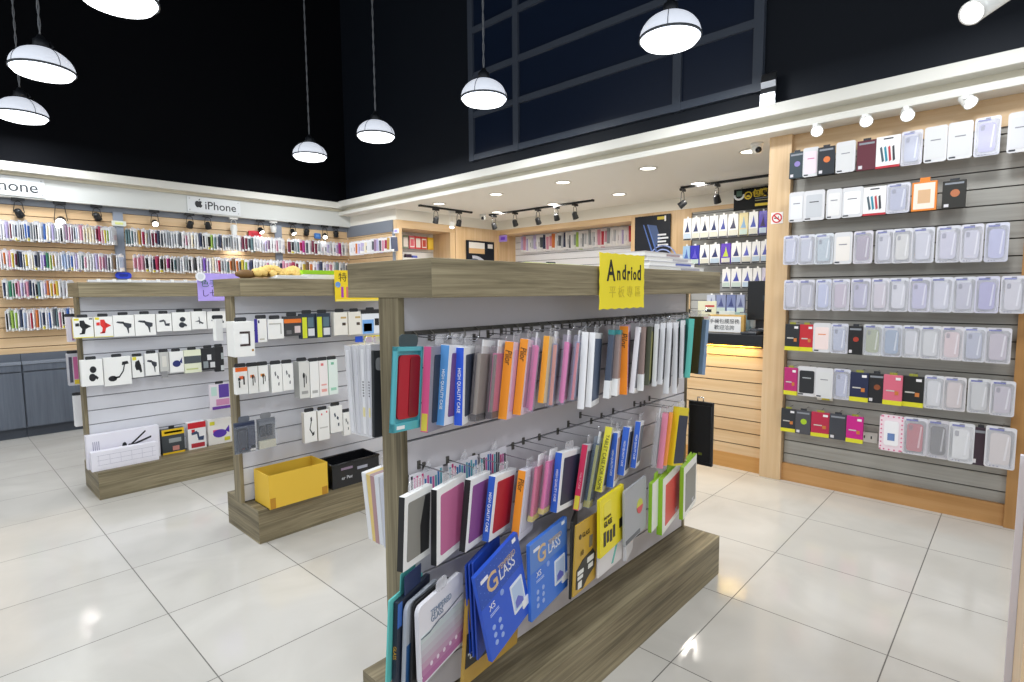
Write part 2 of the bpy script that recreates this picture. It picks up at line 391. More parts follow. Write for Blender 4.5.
for (pl, v, px, py, lit, lb, d) in [
    ('y', 5.62, 436, 220, 0, 'black spot on the short rail, the one nearer the corner niche', (.1, .5, -1)),
    ('y', 5.62, 459, 223, 0, 'black spot on the short rail beside the lit white spot', (.1, .5, -1)),
    ('x', 5.6, 494, 226, 0, 'black spot at the end of the long alcove rail by the purple tag', (.6, .1, -1)),
    ('x', 5.6, 515, 223, 0, 'second black spot from the purple tag on the long alcove rail', (.6, .1, -1)),
    ('x', 5.6, 538, 221, 0, 'third and biggest-looking black spot on the long alcove rail', (.6, .1, -.8)),
    ('x', 5.6, 556.5, 217, 0, 'fourth black spot from the purple tag on the long alcove rail', (.6, .2, -1)),
    ('x', 5.6, 575, 215.5, 0, 'fifth black spot on the long alcove rail, nearest the yellow card', (.6, 0, -1)),
    ('x', 5.6, 682.5, 204, 1, 'lit black spot at the rail end above the dark phone poster', (-.2, .8, -.6)),
    ('x', 5.6, 717, 199, 0, 'unlit black spot beside the black and yellow sign', (.6, 0, -1))]:
    spot(None, hp(pl, v, px, py), lit, 'k', rz, lb, AL, d)
spot(None, onY(5.75, 452, 225), 1, 'w', 2.509, 'lit white spot on the alcove ceiling above the wood column', AL, (-.3, -.2, -1), energy=0)
LW = 'spots under the long white bulkhead'
for (px, py, lit, col, lb, d) in [
    (19, 213, 0, 'k', 'unlit black spot under the cropped sign', (.4, .6, -.7)), (61, 221, 1, 'k', 'big lit black spot right of the cropped sign', (-.25, -.9, -.55)),
    (97, 216.5, 0, 'k', 'unlit black spot just before the grey post with pale tag', (.4, .6, -.7)), (155, 223, 1, 'k', 'lit round spot between the pale tag and the full sign', (-.1, -.9, -.5)),
    (190, 224.5, 0, 'k', 'unlit black spot under the fruit logo of the full sign', (0, .6, -.8)), (208, 225.5, 0, 'k', 'unlit black spot under the middle of the full sign', (.3, .6, -.8)),
    (234, 231, 1, 'w', 'lit white cylinder spot under the end of the full sign', (0, .05, -1)), (261, 230.5, 1, 'k', 'lit black spot first past the full sign', (.1, -.6, -.7)),
    (273.5, 229, 0, 'w', 'white spot hanging beside the red tag', (.2, .5, -.9)), (293, 232, 1, 'k', 'lit black spot just past the red tag', (.1, -.6, -.7)),
    (306.5, 232, 0, 'k', 'unlit black spot between the red and blue tags', (.2, .6, -.8)), (325, 236, 1, 'k', 'lit black spot beside the small blue tag', (-.3, -.7, -.6)),
    (336, 234, 0, 'k', 'unlit black spot nearest the room corner', (.3, .6, -.8))]:
    spot(None, onY(7.24, px, py), lit, col, 2.36, lb, LW, d, energy=SPOT_W if lit else 0, length=.14 if px == 234 else .075, r=.046 if px == 61 else .034)
RW = 'white spots above the right slat wall'
for (px, py, lb) in [(817, 129, 'lit white spot nearest the wood pillar on the right slat wall'), (866, 119, 'lit white spot, second from the wood pillar on the right slat wall'),
                 (907, 113, 'glaring white spot, third from the wood pillar on the right slat wall'), (967, 100, 'lit white spot farthest from the wood pillar on the right slat wall')]:
    spot(None, onX(4.17, px, py), 1, 'w', 2.508, lb, RW, (-.9, -.25, -.75) if px < 960 else (-.5, -.6, -.8), energy=RSPOT_W)
_d = Vector((-.8, .34, -.5)).normalized()
spot(None, onX(1.75, 971.5, 13)-_d*.075, 1, 'w', 3.25, 'lit white cylinder spot at the top right picture corner', None, _d, length=.15, r=.026, tube=1)
# recessed downlights
for i, (px, py, lb) in enumerate([(439, 203.5, 'nearest the short black rail'), (496, 194, 'second along the cornice from the short rail'), (563, 182, 'third along the cornice'), (648, 168, 'fourth along the cornice'),
        (750, 151, 'beside the round camera at the wood pillar'), (497, 212, 'at the end of the long black rail'), (553, 204, 'behind the long black rail'), (619, 194, 'above the dark phone poster side'), (698, 183, 'behind the rail by the black and yellow sign')]):
    p = onZ(2.51, px, py)
    t = thing('ceiling_downlight', 'round recessed downlight '+lb, 'downlight', (p.x, p.y, 2.5095), 0, 'round downlights in the alcove ceiling')
    MB().mat(WHITE).lathe([(.085, 0), (.085, -.006), (.07, -.008), (.066, 0)], 24).obj('trim_ring', t)
    MB().mat(EM('FFFBF0', 4.)).lathe([(.068, -.003), (0, -.003)], 24).obj('diffuser', t)
    light('downlight', 'AREA', (p.x, p.y, 2.498), DOWN_W, (1, .95, .86), .12)
# dome cameras on the ceiling
for px, py, lb in ((757, 146, 'white round dome camera on the ceiling beside the wood pillar'), (483, 216, 'white dome camera between the two black rails')):
    p = onZ(2.49, px, py); t = thing('security_camera', lb, 'camera', (p.x, p.y, 2.5095))
    MB().mat(WT).lathe([(0, 0), (.045, 0), (.046, -.012), (.04, -.022), (0, -.022)], 20).obj('mount', t)
    MB().mat(WT).lathe([(0, -.022), (.036, -.022), (.040, -.05), (.03, -.074), (0, -.082)], 20).obj('housing', t)
    q = Matrix.Translation((-.022, -.018, -.054)) @ Vector((-.8, -.6, -.2)).to_track_quat('Z', 'Y').to_matrix().to_4x4()
    MB().mat(M('10121A', .1)).lathe([(0, .026), (.016, .022), (.022, .012), (.023, 0), (0, 0)], 16, q).obj('lens', t)
# world: even fill light added; it comes in where walls are left open
wd = bpy.data.worlds.new('world'); S.world = wd; wd.use_nodes = True
wd.node_tree.nodes['Background'].inputs[0].default_value = (.9, .95, 1, 1); wd.node_tree.nodes['Background'].inputs[1].default_value = WORLD
# ------------------------------------------------------------------ display stands
SLW = M('D6D7DE', .4); SLG = M('77797F', .5); SL_SHADE = M('D3CFD3', .42)  # nearest stand's slats: pinkish grey, with their shade in the colour
STANDS = {}
def boardx(b, *a):
    m = MB().mat(WG['X']).box(*a, bev=.002); m.mat(WG['Y'])
    for f in m.bm.faces:
        f.normal_update()
        if abs(f.normal.x) > .9: f.material_index = m.mi
    return m
def stand(key, label, X0, yc, slat, L=1.76):
    t = thing('display_stand', label, 'display stand', (X0, yc, 0), 0, 'double sided display stands')
    boardx(0, .02, L, -.2275, .2275, 0, .196).obj('base', t)
    boardx(0, -.005, L, -.197, .197, 1.40, 1.50).obj('top_board', t)
    bx(WG['Z'], 0, .02, -.045, .046, .196, 1.40).obj('post', t)
    bx(WG['Z'], L-.03, L-.01, -.045, .046, .196, 1.40).obj('post', t)
    m = MB().mat(slat); k = 2
    while k < 14:
        za, zb = max(.197, k*.1+.003), k*.1+.097
        if k == 13: zb = 1.40
        m.box(.02, L-.03, -.04, .04, za, zb, bev=.0015); k += 1
    m.mat(SLG).box(.02, L-.03, -.03, .03, .197, 1.399); m.obj('slat_panel', t)
    STANDS[key] = (X0, yc); return t
stand(1, 'grey oak display stand standing farthest away, hung with phone holders', .745, 4.84, SLW)
stand(2, 'grey oak display stand in the middle with a yellow box on its base', 1.205, 3.33, SLW)
stand(3, 'big grey oak display stand nearest the camera under the yellow card', .88, 1.283, SL_SHADE)
CH = metal('C9CBD0', .22)
_hk = {}
def hook_mesh(L):
    k = round(L, 2)
    if k not in _hk:
        m = MB().mat(M('55524C', .4)).box(-.005, .005, -.004, 0, -.014, .010).mat(CH)
        m.tube([(0, 0, 0), (0, -L, 0), (0, -L-.008, .012)], .0017, 6)
        _hk[k] = m.data('display_hook')
    return _hk[k]
def hook(x, y, z, L, label, group, rz=0):
    o = bpy.data.objects.new('display_hook', hook_mesh(L)); COL.objects.link(o)
    o.location = (x, y, z); o.rotation_euler = (0, 0, rz); return tag(o, label, 'hook', group)
# ------------------------------------------------------------------ packs fanned out on hooks
def hit(P, d, px, py):
    r_ = _ray(px, py); return -(P.x*r_.y-P.y*r_.x)/(d[0]*r_.y-d[1]*r_.x)
def fan(name, label, cat, group, ct, cb, xs, Wx, ang, Yf, yback=None):
    """ct, cb: seen top and bottom of the front-left corner; xs: left side of the spine at the bottom; returns root, W, t, h"""
    Pt, Pb = onY(Yf, *ct), onY(Yf, *cb)
    h = (Pt-Pb).length; a = math.radians(ang); tilt = math.atan2(Pt.x-Pb.x, Pt.z-Pb.z)
    d = (math.cos(a), math.sin(a)); n = (-math.sin(a), math.cos(a))
    t = max(.004, hit(Pb, n, xs, cb[1])) if xs is not None else .004
    W = Wx if Wx < 3 else hit(Pt, d, Wx, ct[1])
    o = thing(name, label, cat, Pb, 0, group)
    o.rotation_euler = (Matrix.Rotation(tilt, 3, 'Y') @ Matrix.Rotation(a, 3, 'Z')).to_euler()

    return o, W, t, h
def tab(o, W, t, h, m=None, w=.035, hh=.03):
    MB().mat(m or film('F2F2F6', .28)).plate(W/2-w, W/2+w, h-.002, h+hh, t*.45, t*.55+.001, .012).obj('hang_tab', o)
def box_pack(o, W, t, h, cs, cf, cw, txt=None, tc='FFFFFF', win=(.12, .08, .10, .10), base=None, foot=None, blk=0, tsize=.017):
    bx(card(cf), 0, W, 0, t, 0, h, bev=.001).obj('sleeve', o)
    bx(card(cs), -.0012, .0002, .0005, t-.0005, .001, h-.001).obj('spine', o)
    if cw:
        l, r_, b, tp = win; x0, x1, z0, z1 = W*l, W*(1-r_), h*b, h*(1-tp)
        MB().mat(M(cw, .55)).plate(x0, x1, z0, z1, -.0014, .0004, .006).obj('window', o)
        if blk: MB().mat(M('1A1A1C', .6)).prism([(x1-.4*(x1-x0), z0), (x1, z0), (x1, z1), (x1-.25*(x1-x0), z1), (x1-.45*(x1-x0), (z0+z1)/2)], -.0019, -.0013, 'xz').obj('fabric_fold', o)
    if foot: bx(card(foot), -.0018, -.0011, .002, t-.002, .004, h*.22).obj('label_patch', o)
    if txt: text(txt, o, M(tc, .5), (-.0016, t/2, h*.45), (0, 0, -1), (0, -1, 0), tsize*.85)
    tab(o, W, t, h)
def bag_pack(o, W, t, h, ccase, cbag='DAD8EA', edge=None, foot=None, head='F4F4F6', a=.26):
    MB().mat(film(cbag, a)).box(0, W, 0, t, 0, h, bev=min(.003, t*.3)).obj('clear_bag', o)
    bx(card(ccase), W*.06, W*.94, t*.22, t*.78, h*.05, h*.90, bev=.002).obj('tablet_case', o)
    if edge: bx(card(edge), W*.012, W*.055, t*.12, t*.5, h*.03, h*.88).obj('edge_strip', o)
    if foot: bx(card(foot), W*.01, W*.5, t*.06, t*.94, h*.012, h*.10).obj('foot_clip', o)
    bx(card(head), W*.2, W*.8, t*.4, t*.6, h*.88, h+.018).obj('header_card', o)
def thin_pack(o, W, t, h, c, win=None, low=None, top=None):
    bx(card(c), 0, W, 0, t, 0, h, bev=.0012).obj('slip_box', o)
    if win: bx(M(win, .5), W*.02, W*.9, -.001, .0004, h*.08, h*.92).obj('window', o)
    if low: bx(card(low), -.001, W*.4, -.0008, t+.0008, 0, h*.26).obj('foot_sleeve', o)
    if top: bx(card(top), -.001, W*.4, -.0008, t+.0008, h*.93, h).obj('top_sleeve', o)
    tab(o, W, t, h)
OR = 'EE9420'; BL = '2E63CC'; LB = '5A98D8'
# (label, kind, corner top, corner bottom, spine left, colours...)
ROW1 = [
 ('turquoise open tablet case box with red case beside the post', 'tq', (396.5, 347), (393, 433.5), 389, 423.5),
 ('pink spined tablet case box with yellow foot patch and navy front', 'box', (431.5, 346.5), (427.7, 433), 420.5, dict(cs='D8588C', cf='8E8A98', cw='283246', foot='D8C84A')),
 ('light blue spined tablet case box in the top row', 'box', (449.7, 345), (444, 426), 435.3, dict(cs=LB, cf='ECECF2', cw='6E4A86', txt='HIGH QUALITY CASE', tsize=.013)),
 ('royal blue spined tablet case box in the top row', 'box', (464, 347.5), (462.2, 426), 454, dict(cs='2458D8', cf='EEEEF2', cw='3A4256', txt='HIGH QUALITY CASE', tsize=.015)),
 ('clear bag with taupe tablet case and black foot, nearer of two', 'bag', (482, 346), (475.8, 422.6), 468.7, dict(ccase='8E8378', cbag='B8B0B4', foot='1C1D20', edge='A09588')),
 ('clear bag with pink tablet case and black foot, farther of two', 'bag', (497.8, 346), (491.6, 420), 484.6, dict(ccase='D8689A', cbag='B4A8B0', foot='1C1D20', edge='7E7470')),
 ('orange tablet case box with handwriting, nearer of the adjoining two', 'box', (514, 341.7), (506.6, 420), 497.8, dict(cs=OR, cf='E2C8DC', cw='D9A0C0', pil=1)),
 ('orange tablet case box with handwriting, farther of the adjoining two', 'box', (528.6, 339), (520.7, 415.6), 512.4, dict(cs=OR, cf='E4CCD8', cw='B0809A', pil=1)),
 ('clear lilac bag with pink tablet case between two orange boxes', 'bag', (541, 338), (533, 413), 523, dict(ccase='E070A8', cbag='D2C6E2', edge='E85C9C')),
 ('short plain orange tablet case box without writing', 'box', (549.8, 336), (543.4, 403.5), 537.4, dict(cs='F2A630', cf='D8C8A8', cw=None)),
 ('clear bag with grey blue tablet case after the plain orange box', 'bag', (558.7, 336.6), (553, 407.6), 544, dict(ccase='8E96B4', cbag='CCCCE0', edge='E08A70')),
 ('clear bag with hot pink tablet case between two grey blue bags', 'bag', (571, 335), (564, 405.5), 556, dict(ccase='EA62A8', cbag='D6CAE4', edge='F06CB0')),
 ('clear bag with grey blue tablet case just before two white spines', 'bag', (581, 335), (574, 402), 567, dict(ccase='9098B8', cbag='CBCCE2', edge='D87A7A')),
 ('long white spined slip box, nearer of the tall pair', 'thin', (588.5, 332), (583.7, 409.5), 577, dict(c='F3F3F5')),
 ('long white spined slip box with slate front, beside its twin', 'thin', (595.5, 332.6), (591, 407.6), 585, dict(c='F1F1F4', win='55637C')),
 ('slate slip box with white foot and teal top', 'thin', (614.4, 330), (608.7, 398.7), 603, dict(c='4A5468', low='F4F4F4', top='3A8E92')),
 ('taupe slip box with white foot and teal top', 'thin', (620.8, 330), (616.8, 396), 611, dict(c='A08C88', low='F2F2F2', top='3A8E92')),
 ('wide orange tablet case box with handwriting amid white slip boxes', 'box', (628.5, 326), (627, 395), 617.7, dict(cs='F08C12', cf='D0A8BC', cw='7A4A5E', pil=1)),
 ('white slip box right after the wide orange box', 'thin', (640.6, 327), (634, 393.5), 629, dict(c='EFEFF3', win='6A6A74')),
 ('brown slip box with white foot among white slip boxes', 'thin', (646, 327), (643, 391), 637, dict(c='9C8680', low='F2F2F2')),
 ('dark olive slip box among white slip boxes', 'thin', (652, 326.6), (648.7, 385.5), 644, dict(c='4E5240', win='8A8A4A')),
 ('white slip box, first of the five at the far end', 'thin', (659, 324), (656, 386.6), 651.6, dict(c='E9EAEE', win='5A5A62')),
 ('white slip box, second of the five at the far end', 'thin', (665.6, 323), (662, 384.7), 657, dict(c='E7E8EC', win='4A4A52')),
 ('long white slip box, third of the five at the far end', 'thin', (672.4, 322.6), (668.4, 394), 663, dict(c='EAEBEF', win='5A5A62')),
 ('long white slip box, fourth of the five at the far end', 'thin', (678, 322.6), (676.6, 394), 672, dict(c='E8E9ED', win='4E4E56')),
 ('short white slip box, last before the turquoise one', 'thin', (684.7, 320.6), (682.6, 378.7), 678.5, dict(c='E6E7EB', win='5A5A62')),
 ('turquoise slip box at the far end of the top row', 'thin', (694.7, 319), (690, 378), 684.5, dict(c='5CC0B4')),
]
ROW2 = [
 ('white framed tablet case box with grey brown fabric beside the post', 'wb', (405, 497.6), (403, 573), 397, 432.5, 20, dict(cs='17181B', cf='F0F0EE', cw='8C8A84', blk=1)),
 ('white framed tablet case box with rose pink fabric', 'wb', (437, 490), (436.7, 566.6), 431, 466, 20, dict(cs='17181B', cf='F1F1F0', cw='C06A96')),
 ('white framed tablet case box with purple fabric', 'wb', (471, 480), (465, 553), 459, 491, 22, dict(cs='17181B', cf='F1F1F2', cw='8A4A8E')),
 ('blue spined tablet case box with red front', 'wb', (495.7, 476.7), (488.7, 542.4), 482, 517, 22, dict(cs='2A5CC0', cf='F1F1F2', cw='B4142E', txt='HIGH QUALITY CASE', tsize=.014)),
 ('orange tablet case box with handwriting in a clear bag', 'box', (526, 471), (518, 542.4), 510.4, .13, 45, dict(cs=OR, cf='DAD8E4', cw='C8C6D4', pil=1)),
 ('clear bag with raspberry tablet case and yellow foot, nearer of two', 'bag', (538.6, 462.4), (532.3, 523.3), 526.6, .13, 48, dict(ccase='C8306A', cbag='D8CAD8', edge='E03C78', foot='D8C83A')),
 ('clear bag with magenta tablet case and yellow foot, farther of two', 'bag', (550.6, 456.7), (543.3, 515.7), 536.7, .13, 48, dict(ccase='D83C92', cbag='DCCCDC', edge='E848A0', foot='D8C83A')),
 ('blue spined tablet case box with midnight front', 'wb', (562.4, 453), (556.7, 513.2), 550, 582, 15, dict(cs=BL, cf='F0F0F3', cw='2C2E4A', txt='HIGH QUALITY CASE', tsize=.013)),
 ('crimson spined slim tablet case box with yellow foot', 'box', (588, 445), (578.5, 511), 572.6, .13, 45, dict(cs='C81E50', cf='C8C4CC', cw='5A5260', foot='D8C83A', txt='TABLET CASE', tc='E8A8B8', tsize=.011)),
 ('clear bag with blue and yellow tablet sleeve', 'bag', (601, 437), (589, 509), 582, .13, 45, dict(ccase='2A3450', cbag='9CB0C4', edge='B8B04A', foot='C8B83A')),
 ('yellow spined tablet case box covered in black print', 'box', (612.6, 427.4), (601.6, 492.7), 594.4, .13, 45, dict(cs='E6DC3C', cf='C8C4B0', cw='3A3A34', txt='TABLET CASE FOR HOME', tc='1A1A14', tsize=.021)),
 ('blue spined tablet case box, lowest hanging of the three alike', 'box', (618, 433), (613, 488), 606, .13, 45, dict(cs=BL, cf='EEEEF2', cw='B09890', txt='HIGH QUALITY CASE', tsize=.012)),
 ('blue spined tablet case box, middle one of the three alike', 'box', (630, 427.4), (623.7, 476), 617, .13, 45, dict(cs=BL, cf='EEEEF2', cw='3A4256', txt='HIGH QUALITY CASE', tsize=.012)),
 ('blue spined tablet case box, last of the three alike', 'box', (641, 421.8), (635.5, 468.5), 630, .12, 40, dict(cs=BL, cf='EEEEF2', cw='6A6E76', txt='HIGH QUALITY CASE', tsize=.012)),
 ('clear bag with grey tablet case before the pink one', 'bag', (662.6, 413.5), (656.4, 469), 649.7, .13, 45, dict(ccase='A8A4A6', cbag='D4D2D8')),
 ('pink spined tablet case box near the far end', 'thin', (668.4, 414), (662.6, 469), 656.4, .13, 45, dict(c='E58CA6')),
 ('narrow orange tablet case box near the far end', 'thin', (673, 412.6), (666.5, 466), 662.6, .13, 45, dict(c='EFA04A')),
 ('yellow spined tablet case box with navy front at the far end', 'box', (680, 407), (673, 466), 666.6, .11, 4, dict(cs='E4D02A', cf='E4D02A', cw='2E364A', win=(.02, .04, .04, .14))),
]
def mk(row, name_group, where, defs):
    for ii, it in enumerate(row):
        lb, kind, ct, cb, xs = it[:5]
        if len(it) == 6:
            W, ang, kw = (it[5], 14, {}) if kind == 'tq' else (.135, 50, it[5])
        else: W, ang, kw = it[5:]
        if 40 <= ang and ii < len(row)-1:
            Pa = onY(1.085, *cb); sp_ = onY(1.085, *row[ii+1][3]).x-Pa.x
            tt = hit(Pa, (-.5, .866), xs, cb[1])
            ang = max(24, min(58, math.degrees(math.asin(min(.84, (tt+.002)/max(.012, sp_))))))
            ang = min(ang, math.degrees(math.atan2(1.085, Pa.x))-3)
            W = min(.155, .142/math.sin(math.radians(ang)))
        o, W, t, h = fan('tablet_case_box' if kind != 'bag' else 'bagged_tablet_case', lb+where, 'tablet case', name_group, ct, cb, xs, W, ang, 1.085)
        kw = dict(kw); pil = kw.pop('pil', 0)
        if kind == 'bag': bag_pack(o, W, t, h, **kw)
        elif kind == 'thin': thin_pack(o, W, t, h, **kw)
        elif kind == 'tq':
            T = plastic('55B0BC')
            m = MB().mat(T).box(0, W, t-.003, t, 0, h); m.box(0, .007, 0, t, 0, h); m.box(W-.007, W, 0, t, 0, h); m.box(0, W, 0, t, 0, h*.10); m.box(0, W, 0, t, h*.95, h)
            m.obj('open_tray', o)
            MB().mat(M('B0122A', .35)).plate(W*.16, W*.95, h*.14, h*.90, .003, t*.8, .012).obj('tablet_case', o)
            MB().mat(M('7E0A1C', .4)).plate(W*.55, W*.95, h*.15, h*.88, .0015, .004, .01).obj('case_flap', o)
            bx(card('EDEDED'), W*.12, W*.4, -.001, .0005, h*.03, h*.07).obj('price_sticker', o)
            tab(o, W, t, h, M('3A4A50', .4))
        else:
            box_pack(o, W, t, h, **kw)
            if pil: text('Pilor', o, M('201810', .6), (-.0016, t/2, h*.80), (0, 0, -1), (0, -1, 0), t*1.05, shear=.25, sx=.8)
        a = math.radians(ang); hx = max(STANDS[3][0]+.06, o.location.x+W/2*math.cos(a)+.012*h/.2); hz = o.location.z+h+.012
        hy = 1.243
        hook(hx, hy, min(1.375, hz), max(.06, min(.15, hy-(o.location.y+W/2*math.sin(a))+.008)), 'thin chrome hook holding a tablet case'+where, 'chrome hooks'+where)
mk(ROW1, 'tablet cases in the top row of the nearest stand', ', nearest stand top row', None)
mk(ROW2, 'tablet cases in the second row of the nearest stand', ', nearest stand second row', None)
# clipped price strips behind the second row (colourful pens of barcode-like strips)
# hung past the far end of the stand
T = 'far end of the nearest stand'
o, W, t, h = fan('tablet_case_box', 'dark olive tablet case box hung past the '+T, 'tablet case', 'tablet cases hung past the far end', (704, 317), (699.5, 374), 697, .085, 80, 1.19)
thin_pack(o, W, .02, h, '4A4420')
hook(2.66, 1.25, 1.31, .10, 'thin chrome hook at the far end holding the dark olive box', None, math.radians(60))
o, W, t, h = fan('tablet_case_box', 'grey blue tablet case box hung past the '+T, 'tablet case', 'tablet cases hung past the far end', (709.5, 320), (705, 375), 702, .045, 80, 1.165)
thin_pack(o, W, t, h, '7E98B8')
P0, P1 = onX(2.672, 688.5, 400), onX(2.672, 711.5, 467.5)
t = thing('tablet_sleeve', 'big black padded tablet sleeve hanging at the '+T, 'tablet sleeve', (2.672, (P0.y+P1.y)/2, P1.z))
w = abs(P0.y-P1.y)/2; h = P0.z-P1.z
m = MB().mat(M('121316', .5)); m.box(0, .02, -w, w, 0, h, bev=.006); m.obj('sleeve', t)
m = MB().mat(M('26282C', .35)); m.tube([(-.002, w*.9, h*.94), (-.002, -w*.9, h*.94), (-.002, -w*.9, h*.06), (-.002, w*.9, h*.06), (-.002, w*.9, h*.94)], .0022, 5); m.obj('zip', t)
MB().mat(M('6E7A20', .5)).box(-.0015, .0005, -w*.2, w*.1, h*.16, h*.2).obj('logo_patch', t)
MB().mat(CH).tube([(.01, .02, h), (.01, .02, h+.02), (.01, -.01, h+.02), (.01, -.01, h)], .003).obj('hanger', t)
# ------------------------------------------------------------------ bottom row of the nearest stand: flat protector packs
BG = 'screen protector packs in the bottom row of the nearest stand'
bw = ', nearest stand bottom row'
Yb = 1.08
def flat(label, ct, cb, xs, W, ang, c, Y=Yb, name='screen_protector_pack', t=None, r=.004):
    o, W, t0, h = fan(name, label+bw, 'screen protector', BG, ct, cb, xs, W, ang, Y)
    t = t or min(t0, .012)
    MB().mat(card(c)).plate(0, W, 0, h, 0, t, r).obj('pack', o)
    return o, W, t, h
def prn(o, c, x0, x1, z0, z1, name='printed_panel', d=.0012, r=.002, m=None):
    return MB().mat(m or card(c)).plate(x0, x1, z0, z1, -d, .0003, r).obj(name, o)
def circ(o, c, x, z, r, name='printed_dot', d=.0016, n=20):
    return MB().mat(card(c)).prism([(x+r*math.cos(2*PI*k/n), z+r*math.sin(2*PI*k/n)) for k in range(n)], -d, .0003, 'xz').obj(name, o)
def tx(s, o, c, x, z, size, y=-.0016, al='LEFT', **k): return text(s, o, M(c, .5), (x, y, z), (1, 0, 0), (0, 0, 1), size, al, **k)
o, W, t, h = flat('turquoise edged sheet pack, first by the post', (389.5, 601), (386.5, 686), 386, .17, 24, '63C4C0', 1.10)
MB().mat(card('58B4B0')).plate(W*.3, W*.75, h-.002, h+.045, 0, .002, .006).obj('header_card', o)
o, W, t, h = flat('navy sheet pack with gold spine letters', (398, 603), (396, 690), 391, .17, 24, '1B2336', 1.095)
bx(card('2E62B4'), W*.0, W*.12, -.001, .0003, h*.7, h*.98).obj('corner_print', o)
bx(card('24345E'), W*.2, W*.7, .001, .003, h-.002, h+.05).obj('header_card', o)
text('GLASS', o, M('C89A3A', .4), (-.0008, t/2, h*.42), (0, 0, -1), (0, -1, 0), .012)
o, W, t, h = flat('rounded silver and blue pack behind the black board', (407, 606), (404.5, 692), 401, .17, 22, 'B4BAC4', 1.09, r=.02)
bx(card('2C5A8E'), W*.02, W*.98, -.001, .0003, h*.02, h*.52).obj('blue_print', o)
o, W, t, h = flat('black rounded board behind the pink and white pack', (414, 603), (411, 692), 409, .175, 18, '17181A', 1.085, r=.018)
o, W, t, h = flat('rounded pink and white tempered glass pack', (418, 609), (421, 688), 416, 463.5, 16, 'E6E4EA', 1.07, r=.02)
for k, c in enumerate(('B06A9C', 'B87CA6', 'C09CB4', 'BFAEBC', 'C2BCC4', 'C6C8CC', 'C9D2D2')):
    MB().mat(card(c)).plate(W*.03, W*.97, h*(.03+.083*k), h*(.03+.083*(k+1)), -.0012, .0003, .015 if k == 0 else .001).obj('printed_band', o)
tx('TEMPERED', o, '7E8EA4', W*.24, h*.80, .024, sx=.85); tx('GLASS', o, '7E8EA4', W*.24, h*.72, .024, sx=.85)
MB().mat(M('4A5566', .4)).prism([(W*.03, h*.60), (W*.2, h*.60), (W*.4, h*.64), (W*.6, h*.645), (W*.97, h*.70), (W*.97, h*.69), (W*.6, h*.632), (W*.4, h*.627), (W*.2, h*.58), (W*.03, h*.59)], -.0017, -.001, 'xz').obj('printed_wave', o)
for k in range(5): circ(o, 'E8D8E4', W*(.22+.14*k), h*.18, .006, 'printed_icon')
MB().mat(film('F0F0F4', .5)).plate(W*.38, W*.62, h-.004, h+.03, 0, .002, .014).obj('hang_tab', o)
def tg_pack(label, ct, cb, xs, W, ang, Y, plain=0, col='2A5AD0', hc='2350B4'):
    o, W, t, h = flat(label, ct, cb, xs, W, ang, '2048B0' if plain else col, Y, t=.005 if plain else .012)
    if plain: return o
    prn(o, hc, W*.0, W*.999, h*.62, h*.999, 'printed_header', .0009)
    dots = MB().mat(card('5F86D8'))
    for i in range(13):
        for j in range(9):
            if (i+j) % 2 == 0: dots.box(W*(.05+.07*i)-.0012, W*(.05+.07*i)+.0012, -.0012, -.0006, h*(.64+.04*j)-.0012, h*(.64+.04*j)+.0012)
    dots.obj('printed_pattern', o)
    tx('G', o, 'D8B88C', W*.17, h*.775, .078, bold=.001); tx('TEMPERED', o, 'C8B090', W*.46, h*.835, .024, sx=.8); tx('LASS', o, 'E4E4EA', W*.45, h*.755, .048, sx=.85)
    prn(o, 'E8E8F0', W*.08, W*.24, h*.87, h*.91, 'white_sticker', .0018)
    prn(o, 'F0F0F4', W*.84, W*.93, h*.93, h*.975, 'punch_sticker', .0014)
    tx('XS', o, 'F0F0F6', W*.14, h*.55, .026); prn(o, 'C8D4F0', W*.14, W*.34, h*.45, h*.455); prn(o, 'C8D4F0', W*.14, W*.34, h*.47, h*.475)
    circ(o, '8EA8E4', W*.45, h*.57, .009)
    for k in range(6): circ(o, '9DB4EA', W*(.17+.14*(k % 2)), h*(.32-.09*(k//2)), .0075, 'printed_icon')
    prn(o, 'E6ECF6', W*.62, W*.92, h*.17, h*.52, 'printed_tablet', .0015, .004); prn(o, 'B8CCEA', W*.65, W*.89, h*.20, h*.49, 'printed_screen', .002, .002)
    MB().mat(card('6A70C8')).prism([(W*.68, h*.3), (W*.76, h*.34), (W*.86, h*.27), (W*.86, h*.22), (W*.68, h*.22)], -.0026, -.0018, 'xz').obj('printed_figure', o)
    prn(o, 'F2F2F2', W*.82, W*1.0, h*.12, h*.22, 'price_sticker', .003)
    return o
o, W, t, h = flat('gold pack with black diamond header under the blue packs', (468, 600), (463, 688), 460, 522, 10, 'B8923C', 1.10)
prn(o, '1A1712', .004, W*.62, .05, .15, 'black_label'); tx('"Diamond', o, 'F0ECE0', .012, .08, .026); prn(o, 'F0E8D8', W*.82, W*.97, .08, .14, 'barcode_sticker')
for k in range(3):
    tg_pack('dark blue tempered glass pack, %s of three behind the tilted one' % ORD[k], (466+3.5*k, 562-1.5*k+4), (470+4*k, 655+3*k), 465+3.5*k, .18, 20, 1.10-.008*k, 1)
tg_pack('tilted royal blue tempered glass pack in front', (474.5, 578.5), (492, 663), 473, .22, 10, 1.045)
tg_pack('upright royal blue tempered glass pack, right of the tilted one', (529.5, 546), (531.5, 623), 527.5, .245, 10, 1.07, 0, '3F78DA', '5A86D0')  # paler blue paints in the reflection on this pack
flat('black edged pack between blue and gold packs', (573, 522), (571, 600), 568.5, .15, 30, '1B1A1A', 1.085)
o, W, t, h = flat('gold glass pack with black and white badge print', (576, 526), (572.8, 598), 573.5, 598.5, 10, 'C9A238', 1.07)
tx('GLASS', o, '4A3A14', W*.28, h*.80, .024, sx=.9); circ(o, '4A3A14', W*.2, h*.80, .009); tx('10', o, '4A3A14', W*.22, h*.55, .028)
